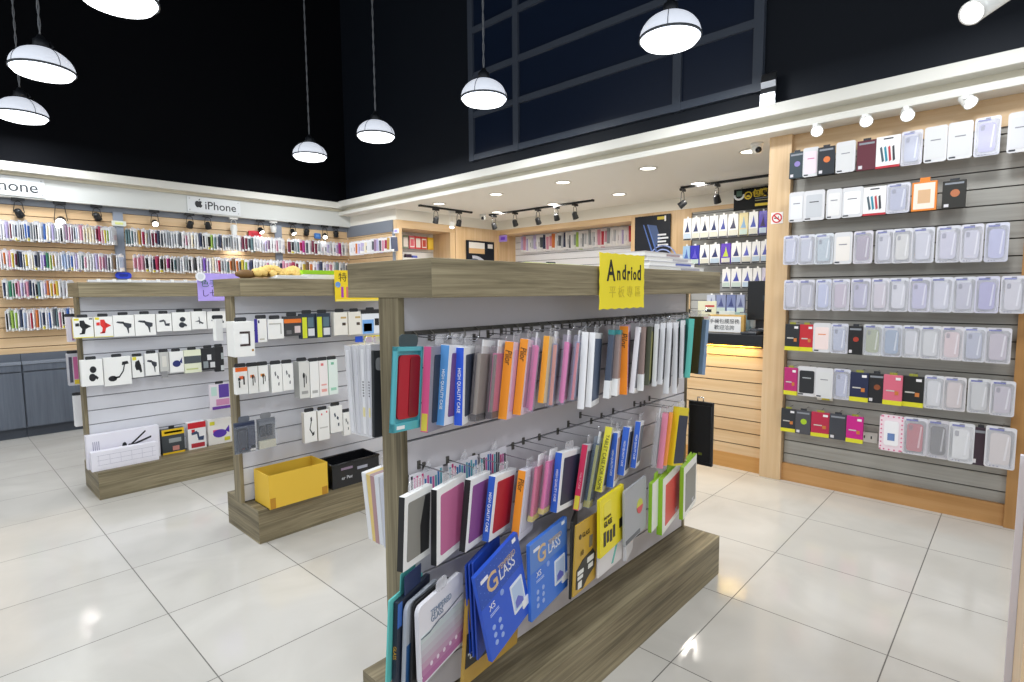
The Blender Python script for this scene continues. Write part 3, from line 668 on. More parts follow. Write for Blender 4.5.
MB().mat(card('26241F')).prism([(W*.1, h*.08), (W*.1, h*.34), (W*.35, h*.44), (W*.8, h*.50), (W*.92, h*.4), (W*.9, h*.2), (W*.6, h*.12), (W*.4, h*.02)], -.0014, .0003, 'xz').obj('printed_shape', o)
for (a, b, c_, d_) in ((.14, .4, .26, .32), (.15, .38, .19, .24), (.55, .85, .34, .42), (.6, .82, .24, .31), (.18, .34, .06, .16)): prn(o, 'ECECE8', W*a, W*b, h*c_, h*d_, 'printed_block', .002)
prn(o, '7A7668', W*.62, W*.76, h*.55, h*.72, 'printed_bar')
o, W, t, h = flat('white and teal pack hanging behind the yellow pack', (600, 506), (597.5, 579), 596.5, 624, 8, 'E6E4E6', 1.085)
MB().mat(card('6CC4BC')).prism([(W*.55, h*.05), (W*.62, h*.05), (W*.85, h*.4), (W*.78, h*.4)], -.0012, .0003, 'xz').obj('printed_stripe', o)
bx(card('3AA09A'), W*.2, W*.9, .001, .003, h-.002, h+.025).obj('header_card', o)
o, W, t, h = flat('bright yellow glass pack', (600, 501), (600, 559.5), 597, 623.5, 8, 'F1E022', 1.065)
tx('GLASS', o, '2A2A10', W*.15, h*.52, .028, sx=.85, bold=.0008); tx('PREMIUM', o, '2A2A10', W*.15, h*.63, .014)
for k in range(4): prn(o, '1E1E12', W*(.14+.13*k), W*(.23+.13*k), h*(.15+.03*(k % 2)), h*(.40-.02*(k % 3)), 'printed_block')
prn(o, '1E1E12', W*.80, W*.97, h*.25, h*.42, 'printed_block'); MB().mat(card('F0E248')).plate(W*.15, W*.45, h*.66, h*.9, -.0012, .0003, .01).obj('printed_glow', o)
o, W, t, h = flat('silver grey tablet board with red and green round print', (624.5, 492), (624.5, 548), 622.5, 646, 8, 'A9ACB2', 1.07, r=.01)
circ(o, 'C8CC4A', W*.68, h*.52, .03); MB().mat(card('D8485A')).prism([(W*.68+.03*math.cos(math.radians(a)), h*.52+.03*math.sin(math.radians(a))) for a in range(180, 361, 15)], -.0022, -.001, 'xz').obj('printed_half_dot', o)
prn(o, '5E6268', W*.06, W*.7, h*.02, h*.09, 'printed_foot')
o, W, t, h = flat('clear and white sleeve behind the silver board', (628, 495), (626, 562), 622, .14, 20, 'DADADF', 1.10)
GR = 'green edged tablet boxes in the bottom row of the nearest stand'
for lb, ct, cb, xs, xr, cw in (('narrow green edged box seen only by its spine', (652.5, 484), (651.5, 533), 648, .14, None), ('green edged white tablet box with red front', (663, 479.5), (662, 535.5), 656.5, 682, 'E0524E'), ('green edged white tablet box with grey front at the far end', (684, 468), (683, 520), 679, 696.5, '8A8C88')):
    o, W, t, h = fan('tablet_box', lb+bw, 'tablet box', GR, ct, cb, xs, xr, 12, 1.085)
    bx(card('F0F0EC'), 0, W, 0, t, 0, h).obj('box', o); bx(card('8CC02A'), -.0015, .0003, 0, t, 0, h).obj('green_edge', o); bx(card('9CCC3A'), 0, W, 0, t, h-.0005, h+.0015).obj('green_top', o)
    if cw: prn(o, cw, W*.14, W*.92, h*.1, h*.84, 'printed_panel'); tx('M2', o, 'E8E8F0', W*.62, h*.16, .028, -.0022)
    MB().mat(card('9CCC3A')).plate(W*.3, W*.7, h, h+.03, t*.4, t*.5, .01).obj('hang_tab', o)
for i, (x0, lb) in enumerate(((.93, 'nearest the post'), (1.07, 'behind the rose pink box'), (1.20, 'behind the purple box'))):
    t = thing('striped_card', 'white card with pink, blue and black stripes above second row, '+lb, 'card', (x0-.035, 1.225, .835), 0, 'striped cards above the second row')
    bx(card('EDEAF0'), 0, .12, 0, .002, 0, .075).obj('card', t)
    MB().mat(film('F4F4F8', .35)).prism([(.04, .07), (.08, .07), (.07, .105)], .0, .001, 'xz').obj('hang_tab', t)
    for k in range(12): bx(card(random.choice(['C83A7A', '3A7AB8', '2A2A3A', 'D868A8', '5AA8B8', '6A4A9A'])), .004+.0095*k, .010+.0095*k, -.0012, .0003, .0, .05+.02*random.random()).obj('stripe', t)

t = thing('hook_rail', 'dark metal rail behind the hooks of the nearest stand top row', 'rail', (.90, 1.2435, 1.302)); bx(M('4A4741', .4), 0, 1.72, -.007, 0, -.006, .006).obj('bar', t)
for k in range(29): MB().mat(M('6A665E', .3)).tube([(.03+.059*k, -.008, .004), (.03+.059*k, -.022, -.004), (.03+.059*k, -.022, -.022), (.03+.059*k, -.008, -.026)], .0022, 5).obj('ring', t)
# ------------------------------------------------------------------ goods on the two farther stands
K = '1C1E22'
def disc(x, z, r, n=14, sx=1): return [(x+sx*r*math.cos(2*PI*k/n), z+r*math.sin(2*PI*k/n)) for k in range(n)]
SIL = {
 'clamp': [[(.12, .72), (.3, .74), (.3, .58), (.12, .58)], [(.34, .86), (.55, .86), (.66, .6), (.56, .22), (.38, .2), (.44, .45), (.32, .6)], [(.6, .72), (.9, .56), (.62, .44)], [(.3, .24), (.56, .28), (.56, .2), (.3, .18)]],
 'gun': [[(.14, .66), (.2, .72), (.5, .70), (.55, .58), (.3, .62)], [(.42, .68), (.7, .62), (.86, .58), (.84, .42), (.66, .36), (.5, .5)], [(.62, .4), (.72, .38), (.72, .14), (.68, .14)]],
 'arm': [disc(.3, .25, .1, 12, 1.6), [(.35, .24), (.55, .26), (.72, .48), (.78, .72), (.74, .72), (.68, .5), (.54, .32), (.35, .3)], [(.66, .70), (.92, .74), (.88, .84), (.68, .82)]],
 'mount': [[(.18, .62), (.5, .68), (.5, .56), (.2, .54)], [(.48, .64), (.58, .62), (.62, .42), (.52, .42)], [(.52, .44), (.88, .46), (.84, .30), (.56, .32)]],
 'robot': [disc(.55, .62, .13, 12, 1.2), disc(.5, .32, .15, 12, 1.1), [(.66, .4), (.78, .3), (.72, .22), (.62, .3)]],
 'plant': [[(.48, .7), (.52, .7), (.56, .3), (.5, .3)], [(.2, .44), (.5, .5), (.48, .42)], [(.52, .46), (.8, .34), (.72, .28), (.5, .38)]],
 'line': [[(.2, .5), (.8, .5), (.8, .44), (.2, .44)], [(.62, .36), (.85, .44), (.85, .3)]],
 'blob': [[(.3, .76), (.62, .84), (.78, .6), (.86, .26), (.7, .22), (.6, .36), (.34, .36), (.24, .56)]],
 'fish': [disc(.48, .42, .16, 14, 1.8), [(.7, .5), (.88, .7), (.88, .4)]],
 'square': [[(.28, .30), (.78, .30), (.78, .72), (.28, .72), (.28, .66), (.70, .66), (.70, .36), (.28, .36)]],
 'slot': [[(.1, .8), (.85, .8), (.85, .25), (.78, .25), (.78, .74), (.1, .74)]],
 'cable': [[(.2, .62), (.4, .62), (.4, .52), (.2, .52)], [(.24, .5), (.34, .5), (.34, .25), (.24, .25)], [(.62, .66), (.74, .66), (.74, .35), (.62, .35)]],
 'plug': [disc(.45, .62, .08, 10, 1.3), [(.42, .56), (.5, .56), (.5, .3), (.42, .3)], [(.62, .66), (.7, .6), (.7, .4), (.64, .4)]],
 'buds': [[(.5, .8), (.6, .84), (.62, .7), (.52, .66)], [(.52, .66), (.58, .66), (.46, .44), (.64, .30), (.6, .26), (.4, .42)], [(.6, .28), (.78, .34), (.74, .22), (.6, .2)]],
 'dots': [[(.3, .72), (.4, .76), (.46, .62), (.36, .58)], [(.55, .62), (.68, .56), (.64, .46), (.52, .52)], [(.62, .34), (.72, .36), (.7, .24), (.6, .24)]],
 'tripod': [disc(.50, .55, .10, 12, .32), disc(.57, .52, .06, 10, .4), [(.58, .56), (.80, .92), (.805, .87), (.585, .5)], [(.58, .54), (.88, .72), (.88, .66), (.585, .49)], [(.58, .52), (.80, .40), (.80, .34), (.58, .47)]],
}
def hbox(label, cat, group, xl, yt, yb, xr, Yf, depth=.035, front='F1F1EE', side=None, sil=None, sc=K, name='accessory_box', extra=(), hk=True, tilt=0, yaw=0, back=None, hang=True):
    a, b = onY(Yf, xl, yt), onY(Yf, xl, yb); c = onY(Yf, xr, yb)
    W = max(.01, c.x-b.x); h = a.z-b.z
    o = thing(name, label, cat, (b.x, Yf, b.z), math.radians(yaw), group)
    if tilt: o.rotation_euler = (math.radians(tilt), 0, math.radians(yaw))
    m = MB().mat(card(front)).box(0, W, 0, depth, 0, h, bev=.0015)
    if side:
        m.mat(card(side))
        for f in m.bm.faces:
            f.normal_update()
            if abs(f.normal.x) > .9: f.material_index = m.mi
    m.obj('carton', o)
    if sil:
        mm = MB().mat(card(sc))
        for poly in SIL[sil]: mm.prism([(p[0]*W, p[1]*h) for p in poly], -.0014, .0003, 'xz')
        mm.obj('printed_picture', o)
    for nm, col, x0, x1, z0, z1 in extra: bx(card(col), x0*W, x1*W, -.0011, .0003, z0*h, z1*h).obj(nm, o)
    if hang:
        MB().mat(M('2A2C30', .5)).prism(rrect(W*.5-.03, W*.5+.03, h-.001, h+.022, .008), depth*.4, depth*.5, 'xz').obj('hang_tab', o)
    return o, W, h
S1 = 'far display stand'; S2 = 'middle display stand'
g = 'boxes in the top row of the far stand'; Y1 = 4.70
for args in [
 ('white box with black clamp print, first in top row of '+S1, 73.8, 318, 338.5, 94.3, dict(side='E8D44A', sil='clamp', extra=(('yellow_sticker', 'E4D83A', .06, .3, .86, .97), ('yellow_edge', 'E4D83A', 0, 1, 0, .04), ('model_sticker', '3A3C44', .8, .97, .9, .96)))),
 ('white box with red clamp print in top row of '+S1, 95, 317, 337.5, 113.8, dict(sil='clamp', sc='E0322E', extra=(('yellow_sticker', 'E4D83A', .06, .28, .86, .97), ('yellow_edge', 'E4D83A', 0, 1, 0, .03)))),
 ('white box with grey mount print right of the red one, '+S1, 114.2, 315.5, 337, 135.2, dict(sil='gun', sc='3C4048')),
 ('white box with grey mount print, second of the same kind, '+S1, 135.8, 314.5, 336, 156.3, dict(sil='gun', sc='3C4048')),
 ('narrow white box with small grey arm print, top row of '+S1, 157.2, 314, 331.8, 172.2, dict(sil='mount', sc='3C4048')),
 ('white box with two round black dots print, top row of '+S1, 173, 312.5, 331.3, 191.5, dict(sil='robot', sc='30343C')),
 ('white box with thin branching print, top row of '+S1, 192.2, 311.5, 329.5, 207, dict(sil='plant', sc='40444C')),
 ('white box with thin horizontal print, last in top row of '+S1, 208, 311.5, 328.8, 227, dict(sil='line', sc='40444C'))]:
    hbox(args[0], 'box', g, *args[1:5], Y1, **args[5])
g = 'boxes in the second row of the far stand'
for args in [
 ('white box with black disc mount print, first in second row of '+S1, 82.3, 360.5, 387, 104, dict(sil='robot', Y=4.68, depth=.05)),
 ('big white box with curved black arm print, second row of '+S1, 105, 358, 386.5, 132.4, dict(sil='arm')),
 ('white box with yellow sticker and black blob print, second row of '+S1, 133, 357, 378, 144.2, dict(sil='blob', extra=(('yellow_sticker', 'E4D83A', .05, .4, .84, .99),))),
 ('white box with thin black gun print, second row of '+S1, 146, 354, 376, 159.5, dict(sil='gun', sc='3A3C44')),
 ('small grey clear pack with cap, second row of '+S1, 160.5, 352.5, 372, 169.5, dict(front='C4C4C0', extra=(('cap', '8E8E90', .1, .8, -.3, .02), ('window', 'DAD8D0', .25, .75, .25, .8)))),
 ('white box with dark blue oval print, second row of '+S1, 170.5, 352, 373, 184.5, dict(sil='fish', sc='26306E')),
 ('pale yellow green box with slate band, second row of '+S1, 185, 350.5, 373.5, 202, dict(front='E6EAD0', extra=(('slate_band', '4E555A', 0, 1, .42, .74), ('dotted_line', 'C4CC8A', .1, .8, .14, .2)))),
 ('black and white camera kit pack, second row of '+S1, 202.5, 348.5, 370.5, 216, dict(front='2A2C30', extra=(('white_print', 'E4E4E6', .4, .7, .45, .7), ('grey_print', '8E979A', .1, .45, .1, .4), ('white_print', 'D8DADC', .6, .95, .1, .35)))),
 ('black strap pack hanging next to the middle stand post', 216, 347, 372, 224.5, dict(front='202226', extra=(('white_print', 'CDD2D4', .62, 1, .05, .25), ('grey_print', 'A8B0B2', .7, 1, .5, .75))))]:
    kw = dict(args[5]); Y = kw.pop('Y', Y1)
    hbox(args[0], 'box', g, *args[1:5], Y, **kw)
hbox('purple and white pack hanging alone low on '+S1, 'pack', None, 210.5, 385, 410.5, 231, Y1, .02, 'E4DCE4', None, None, extra=(('purple_print', '5A3E9A', .45, .95, .45, .98), ('pink_print', 'C88AB0', .3, .95, .15, .4), ('mint_print', 'BCD8D0', .08, .35, .55, .9), ('purple_foot', '6A3A9A', .1, 1, 0, .12)), name='accessory_pack')
zt = .196
def onbase(label, cat, xl, yt, yb, xr, depth, Yc, **kw):
    b = onZ(zt+.001, xl, yb)
    kw.setdefault('hang', False)
    return hbox(label, cat, None, xl, yt, yb, xr, b.y, depth, **kw)
o, W, h = hbox('long white tripod carton leaning behind the other long carton on '+S1, 'box', None, 88, 434, 468, 161.5, 4.73, .055, 'EDEBF4', 'E6E4F0', 'tripod', name='tripod_box', hang=False)
o.location.z = .197
bx(card('4A5AB8'), W*.12, W*.24, -.0011, .0003, h*.26, h*.33).obj('printed_bar', o)
for k in range(4): bx(card('9A98B0'), W*(.08+.025*k), W*(.09+.025*k), -.0011, .0003, h*.45, h*.8).obj('printed_line', o)
o, W, h = hbox('long white carton with grey grid lines, front one on '+S1, 'box', None, 92, 449.5, 469, 160, 4.645, .055, 'EDEBF4', 'E2E0EC', None, name='tripod_box', hang=False)
o.location.z = .197
for k in range(3): bx(card('A4A2B4'), W*.08, W*.95, -.0011, .0003, h*(.28+.25*k), h*(.29+.25*k)).obj('printed_line', o)
for k in range(6): bx(card('B4B2C4'), W*(.1+.16*k), W*(.103+.16*k), -.0011, .0003, h*.28, h*.78).obj('printed_line', o)
def stand_on(label, xl, yt, xr, Yf, h, name='accessory_box', **kw):
    a = onY(Yf, xl, yt); o, W, hh = hbox(label, 'box', None, xl, yt, yt+10, xr, Yf, hang=kw.pop('hang', False), **kw)
    return o
def std(label, xl, yt, yb, xr, Yf, **kw):
    o, W, h = hbox(label, 'box', None, xl, yt, yb, xr, Yf, name=kw.pop('name', 'accessory_box'), hang=False, **kw); o.location.z = .197; return o, W, h
o, W, h = std('yellow and black boxed camera accessory on the base of '+S1, 163, 430, 455, 185.5, 4.74, depth=.05, front='3E4448', extra=(('yellow_top', 'EDC21E', 0, 1, .76, 1), ('yellow_foot', 'EDC21E', 0, 1, 0, .07), ('black_text', '2A2614', .12, .9, .84, .92), ('silver_print', '9AA0A0', .3, .85, .45, .62), ('pink_print', 'C8887E', .45, .75, .12, .3)))
tabx = MB().mat(M('24262A', .5)).prism(rrect(W*.35, W*.6, h-.001, h+.02, .006), .02, .024, 'xz').obj('hang_tab', o)
o, W, h = std('white box with red top and camera print on the base of '+S1, 189, 423, 450, 207, 4.74, depth=.06, front='F0EFF0', sil='mount', sc='3A4A6A', extra=(('red_top', 'CE2430', 0, 1, .78, 1), ('red_badge', 'CE2430', .2, .38, .62, .74), ('red_label', 'B8323E', .15, .9, .06, .22)))
o, W, h = std('white box with pink and blue gadget print beside the middle stand', 209, 421, 446.5, 233, 4.76, depth=.05, front='F0EEEA', sil='fish', sc='5A3AB0', extra=(('yellow_dot', 'DCD83A', .08, .28, .78, .92), ('yellow_dot', 'DCD83A', .66, .9, .1, .24), ('pink_print', 'D8508A', .2, .5, .42, .58)))
# goods hanging on the back of the far stand, past its near post
for lb, xl, yt, yb, xr, f, ex in [
 ('white and pink pack on the back of the far stand, upper', 68.5, 317, 342, 76, 'E8E2EE', (('pink_print', 'B080A8', .5, .8, .05, .9),)),
 ('colourful clear pack on the back of the far stand, middle', 69.5, 354, 386, 80.5, 'C4C4CC', (('pink_print', 'C86A9A', .5, .9, .2, .9), ('yellow_print', 'E4C83A', .5, .95, .04, .18), ('dark_print', '4A4A5A', .1, .4, .1, .9))),
 ('plain white box on the back of the far stand, lowest', 76, 396, 427, 84.5, 'EEEEF0', ())]:
    hbox(lb, 'pack', 'packs on the back of the far stand', xl, yt, yb, xr, 5.0, .06, f, name='accessory_pack', extra=ex)
# middle stand
Y2 = 3.15
g = 'boxes in the top row of the middle stand'
for args in [
 ('big white box with framed square print, first in top row of '+S2, 235, 322, 357.5, 255.5, dict(Y=3.06, depth=.10, sil='square', sc='3A2A2A', extra=(('white_print', 'F6F6F6', .36, .68, .38, .64), ('gold_seal', 'A8762E', .84, .94, .14, .2)))),
 ('plain white box on the back of the middle stand beside its post', 216.5, 319, 341, 223.5, dict(Y=3.52, depth=.05)),
 ('white box with violet edge, top row of '+S2, 258, 319, 342.5, 267.5, dict(side='3A2E9A', extra=(('violet_edge', '3A2E9A', -.3, .02, 0, 1), ('dark_seal', '3A3A5A', .1, .25, .82, .94), ('grey_text', 'C4C0B4', .2, .7, .1, .16)))),
 ('white box with raised square outline, top row of '+S2, 268.2, 319.5, 339.5, 284.3, dict(sil='slot', sc='B8B6B0')),
 ('black pack with orange band, top row of '+S2, 285, 316.5, 336.5, 301.5, dict(front='3A3A3C', extra=(('orange_band', 'E8782A', -.02, 1.02, .66, .86), ('white_print', 'D8C8C8', .6, .95, .15, .5), ('grey_print', '6A6A6C', .1, .4, .1, .3)))),
 ('navy pack with yellow green strip, nearer of two, '+S2, 301.5, 314, 339, 315.5, dict(front='2A3646', extra=(('yellow_strip', 'D4DC2E', .1, .42, .02, .86), ('white_print', 'DADCE0', .5, .95, .1, .4), ('teal_print', '5A7480', .5, .9, .45, .85)))),
 ('navy pack with yellow green strip, farther of two, '+S2, 316.5, 313.5, 338, 331, dict(front='2A3646', extra=(('yellow_strip', 'D4DC2E', .08, .4, .02, .86), ('white_print', 'DADCE0', .5, .95, .1, .4), ('teal_print', '5A7480', .5, .9, .45, .85)))),
 ('cream box with small dark camera print, nearer of two, '+S2, 334.5, 312.5, 335.5, 348, dict(front='EDE9DF', extra=(('dark_print', '4A3E36', .6, .85, .42, .54), ('gold_print', 'C4A868', .5, .9, .72, .8)))),
 ('cream box with small dark camera print, farther of two, '+S2, 349.3, 312, 335, 362, dict(front='EDE9DF', extra=(('dark_print', '4A3E36', .6, .85, .42, .54), ('gold_print', 'C4A868', .5, .9, .72, .8)))),
 ('white and sky blue box with black speaker print, '+S2, 362.3, 311, 334.5, 381, dict(front='E9EEF4', extra=(('blue_print', '7AB0EC', .02, .62, .02, .62), ('dark_print', '2E3A44', .08, .52, .12, .46), ('black_top', '26282C', -.05, .95, .88, 1.03), ('black_round', '1E2024', .68, .9, .36, .66))))]:
    kw = dict(args[5]); Y = kw.pop('Y', Y2); hbox(args[0], 'box', g, *args[1:5], Y, **kw)
hbox('yellow and magenta pack poking out under the sky blue box', 'pack', None, 366, 336, 343.5, 385, Y2, .02, 'E4D83A', extra=(('magenta_print', 'B83A7A', .0, .3, .1, .9), ('magenta_print', 'B03A8A', .4, .5, .1, .9)), name='accessory_pack', hang=False)
hbox('small bright blue tag below the cream boxes', 'tag', None, 355.5, 336.5, 342.5, 363, 3.17, .004, '2A5AD8', name='price_tag', hang=False)  # flat blue tag plate
g = 'cable boxes in the second row of the middle stand'
for args in [
 ('white cable box with orange top, first in second row of '+S2, 236.5, 368, 395, 248.5, dict(sil='cable', extra=(('orange_top', 'EE6A22', 0, 1, .85, 1), ('orange_print', 'E86A3A', .3, .65, .56, .68)))),
 ('white cable box with orange dot, nearer of two, '+S2, 249.2, 367, 394, 258.8, dict(sil='plug', extra=(('orange_print', 'E8803A', .2, .6, .60, .70),))),
 ('white cable box with orange dot, farther of two, '+S2, 259.5, 366, 392.5, 269, dict(sil='plug', extra=(('orange_print', 'D8903A', .2, .6, .60, .70),))),
 ('white cable box with two small plugs print, left one, '+S2, 272, 365, 393, 283, dict(side='C8C8C4', sil='dots', sc='6A6A6E')),
 ('white cable box with two small plugs print, right one, '+S2, 283.5, 364, 391, 294, dict(sil='dots', sc='6A6A6E')),
 ('greyish long cable box with black plug print, '+S2, 300, 362, 399, 310.5, dict(front='DADAD6', side='A8A8A4', depth=.07, sil='plug', extra=(('grey_text', 'A0A09E', .2, .8, .12, .2),))),
 ('long plain white cable box, '+S2, 311, 362, 398, 319.8, dict(front='EFEFED', extra=(('grey_text', 'B0B0AE', .2, .8, .12, .2),))),
 ('long white cable box with pink print, '+S2, 320.3, 361, 396.5, 328.8, dict(front='F2ECEA', extra=(('pink_print', 'E8A8A0', .2, .8, .3, .34), ('pink_print', 'E07A7A', .2, .5, .86, .93), ('pink_text', 'E8A8A0', .2, .8, .12, .2)))),
 ('long white cable box with mint print and green edge, '+S2, 329.3, 360, 395, 338.5, dict(front='E4F0EA', side='8EC8A4', extra=(('mint_print', '9AD0B8', .2, .8, .12, .2), ('mint_print', '7ABEA0', .3, .6, .86, .93))))]:
    hbox(args[0], 'box', g, *args[1:5], Y2, **args[5])
g = 'packs in the third row of the middle stand'
def blister(label, xl, yt, yb, xr, Y, c, parts):
    a, b = onY(Y, xl, yt), onY(Y, xl, yb); c2 = onY(Y, xr, yb); W = c2.x-b.x; h = a.z-b.z
    o = thing('blister_pack', label, 'blister pack', (b.x, Y, b.z), 0, g)
    bx(card(c), 0, W, .03, .033, 0, h, bev=.001).obj('backing_card', o)
    for nm, col, x0, x1, z0, z1 in parts: bx(card(col), W*x0, W*x1, .012, .032, h*z0, h*z1, bev=.003).obj(nm, o)
    MB().mat(film('D8DEE8', .14)).box(.002, W-.002, 0, .03, .004, h-.02, bev=.004).obj('blister', o)
    MB().mat(card(c)).prism(rrect(W*.5-.03, W*.5+.03, h-.001, h+.03, .01), .03, .032, 'xz').obj('hang_tab', o)
blister('dark clear blister with navy charger, beside the middle stand post', 237, 424, 456, 258.5, 3.10, '5E6470', (('charger', '1E2232', .15, .55, .05, .75), ('cable', '2A2E44', .6, .95, .1, .85), ('label', 'D8D4D0', .7, .95, .05, .25), ('red_label', 'C8403A', .25, .45, .12, .2), ('head_print', '26304A', .05, .95, .82, .97)))
blister('grey clear blister with black camera clip and beige foot', 260, 420, 451, 278.5, 3.10, '7E8084', (('clip', '2A2C34', .12, .4, .42, .74), ('clip', '34363C', .5, .78, .42, .78), ('head_print', '6A6E76', .05, .95, .8, .97), ('foot_label', 'C4C0AC', .05, .95, .03, .28)))
for args in [
 ('white box with black earphone print, third row of '+S2, 305, 413, 443.5, 317.6, dict(sil='buds', side='C4BCB0')),
 ('plain white box with thin lines, third row of '+S2, 318.6, 411, 441, 330, dict(side='C4BCB0', extra=(('red_dot', 'D0505A', .3, .4, .84, .9), ('red_dot', 'D0505A', .75, .85, .9, .96), ('grey_text', 'C8C6C2', .15, .85, .4, .44)))),
 ('white box with black scattered dots, third row of '+S2, 331, 407, 433.5, 343, dict(sil='dots', sc='2A3A4E')),
 ('white box with small dark dots half hidden by clear folders', 344, 413, 436, 351, dict(sil='dots', sc='4A5058'))]:
    hbox(args[0], 'box', g, *args[1:5], Y2, **args[5])
# yellow carton and black basket on the middle base
A = onZ(.197, 270, 510); B_ = onZ(.197, 329.4, 493.4); Bk = onZ(.197, 251, 500)
zt_ = onY(A.y, 267.5, 476.5).z
t = thing('cardboard_box', 'open yellow cardboard box standing on the middle stand base', 'box', (A.x, A.y, .1965))
YC = M('E9BF3E', .55); W = B_.x-A.x; Dp = min(.20, 3.286-A.y); h = zt_-.197; q = .005
for nm, a in (('front_wall', (0, W, 0, q, 0, h)), ('back_wall', (0, W, Dp-q, Dp, 0, h)), ('side_wall', (0, q, q, Dp-q, 0, h)), ('side_wall', (W-q, W, q, Dp-q, 0, h)), ('floor_panel', (0, W, q, Dp-q, 0, q))): bx(YC, *a).obj(nm, t)
bx(M('C08A22', .5), .004, .035, -.0008, .0003, .0, h*.32).obj('tape', t); bx(M('C08A22', .5), W-.04, W-.004, -.0008, .0003, 0, h*.25).obj('tape', t)
for i, (x, y, r_, lb) in enumerate(((.10, .10, .4, 'nearest its corner'), (.18, .11, -.5, 'lying in the middle'), (.27, .10, .2, 'lying at the far end'))):
    o = thing('boxed_cable', 'dark pack inside the open yellow box, '+lb, 'pack', (A.x+x, A.y+y, .197+h*.6), r_, 'dark packs inside the yellow box')
    bx(card(('26282C', '3A3630', '1C1C20')[i]), -.05, .05, -.03, .03, -h*.58, .02, bev=.004).obj('pack', o); bx(card('C8C4B8'), -.04, .0, -.025, .025, .02, .0212).obj('label', o)
P = onY(3.10, 331, 461); Q = onY(3.10, 378, 462)
t = thing('storage_basket', 'black plastic basket with white lettering beside the yellow box', 'basket', (P.x, 3.09, .1965))
BKP = plastic('17181C'); W = Q.x-P.x; h = .15; d = .19
m = MB().mat(BKP); m.box(0, W, 0, .005, 0, h); m.box(0, W, d-.005, d, 0, h); m.box(0, .005, .005, d-.005, 0, h); m.box(W-.005, W, .005, d-.005, 0, h); m.box(0, W, .005, d-.005, 0, .005); m.obj('tub', t)
m = MB().mat(BKP); m.tube([(0, 0, h), (W, 0, h), (W, d, h), (0, d, h), (0, 0, h)], .008, 6); m.obj('rim', t)
bx(M('8E7A90', .4), W*.18, W*.42, -.001, .0005, h*.72, h*.82).obj('grip_slot', t); bx(M('A8AAB8', .4), W*.52, W*.74, -.001, .0005, h*.6, h*.72).obj('grip_slot', t)
text('er Pec', t, M('D8D8DC', .5), (W*.3, -.001, h*.38), (1, 0, 0), (0, 0, 1), .03)
# clear folders and books on the back of the nearest stand, past its near post
g = 'clear folders on the back of the nearest stand'
for i, (xt, yt, xb, yb, xs, c) in enumerate(((350, 346, 356.5, 435, 349, 'E2E2E8'), (358, 345.5, 363, 436.5, 356, 'D2D2DA'), (365, 345, 368.5, 437.5, 362.5, 'E6E6EA'), (370.5, 344.5, 373, 438.5, 368.5, 'D6D6DE'))):
    Y = 1.545-.04*i
    o, W, t, h = fan('tablet_case_bag', 'whitish clear tablet bag behind the nearest post, %s from outside' % ORD[i], 'tablet case', g, (xt, yt), (xb, yb), xs, .16, 0, Y)
    t = min(t, .036)
    MB().mat(film('EDEDF2', .7)).box(0, W, 0, t, 0, h, bev=.002).obj('clear_bag', o); bx(card(c), .004, W-.01, t*.25, t*.75, .008, h-.03).obj('tablet_case', o)
    bx(card(c), -.0008, .002, t*.3, t*.7, h*.03, h*.95).obj('spine', o); MB().mat(film('F0F0F4', .5)).plate(W*.4, W*.6, h-.002, h+.02, t*.4, t*.5, .01).obj('hang_tab', o)
    if i > 1:
        for k in range(6): bx(card('5A5A60'), -.0014, -.0006, t*.4, t*.6, h*(.44+.03*k), h*(.455+.03*k)).obj('printed_mark', o)
        bx(card('E4D8A0'), -.0014, -.0006, t*.32, t*.68, h*.22, h*.32).obj('printed_band', o)
o, W, t, h = fan('tablet_case_bag', 'grey black tablet case with silver camera patch behind the nearest post', 'tablet case', g, (373.5, 347), (374.5, 438), 373, .17, 0, 1.385)
bx(M('23282C', .4), 0, W, 0, .014, 0, h*.96, bev=.003).obj('tablet_case', o); MB().mat(card('8E9294')).plate(W*.04, W*.4, h*.74, h*.88, -.0015, .0003, .01).obj('camera_patch', o)
MB().mat(film('F0F0F4', .5)).plate(W*.4, W*.6, h*.95, h+.02, .005, .007, .01).obj('hang_tab', o)
g = 'slim boxes low on the back of the nearest stand'
for i, (xt, yt, xb, yb, c, lb) in enumerate(((365.5, 474, 373, 541, 'E9E9EC', 'outermost white'), (370, 475, 377, 543, 'E4C878', 'yellow edged'), (374, 476, 380, 545, 'B08A8E', 'rosy brown edged'), (378.5, 477, 384, 546, 'DDE0E8', 'pale blue grey'), (383.5, 478, 388.5, 550, 'C9CCDA', 'innermost blue grey'))):
    Y = 1.53-.03*i
    o, W, t, h = fan('tablet_case_box', lb+' slim box low on the back of the nearest stand', 'tablet case', g, (xt, yt), (xb, yb), xb-4, .16, 0, Y)
    t = min(t, .026)
    bx(card('E8E8EA'), 0, W, 0, t, 0, h, bev=.001).obj('sleeve', o); bx(card(c), -.001, .0008, .001, t-.001, .002, h-.002).obj('spine', o); bx(card(c), 0, W, .001, t-.001, h-.0005, h+.0008).obj('top_edge', o)
    MB().mat(film('F0F0F4', .5)).plate(W*.4, W*.6, h, h+.03, t*.4, t*.5, .01).obj('hang_tab', o)
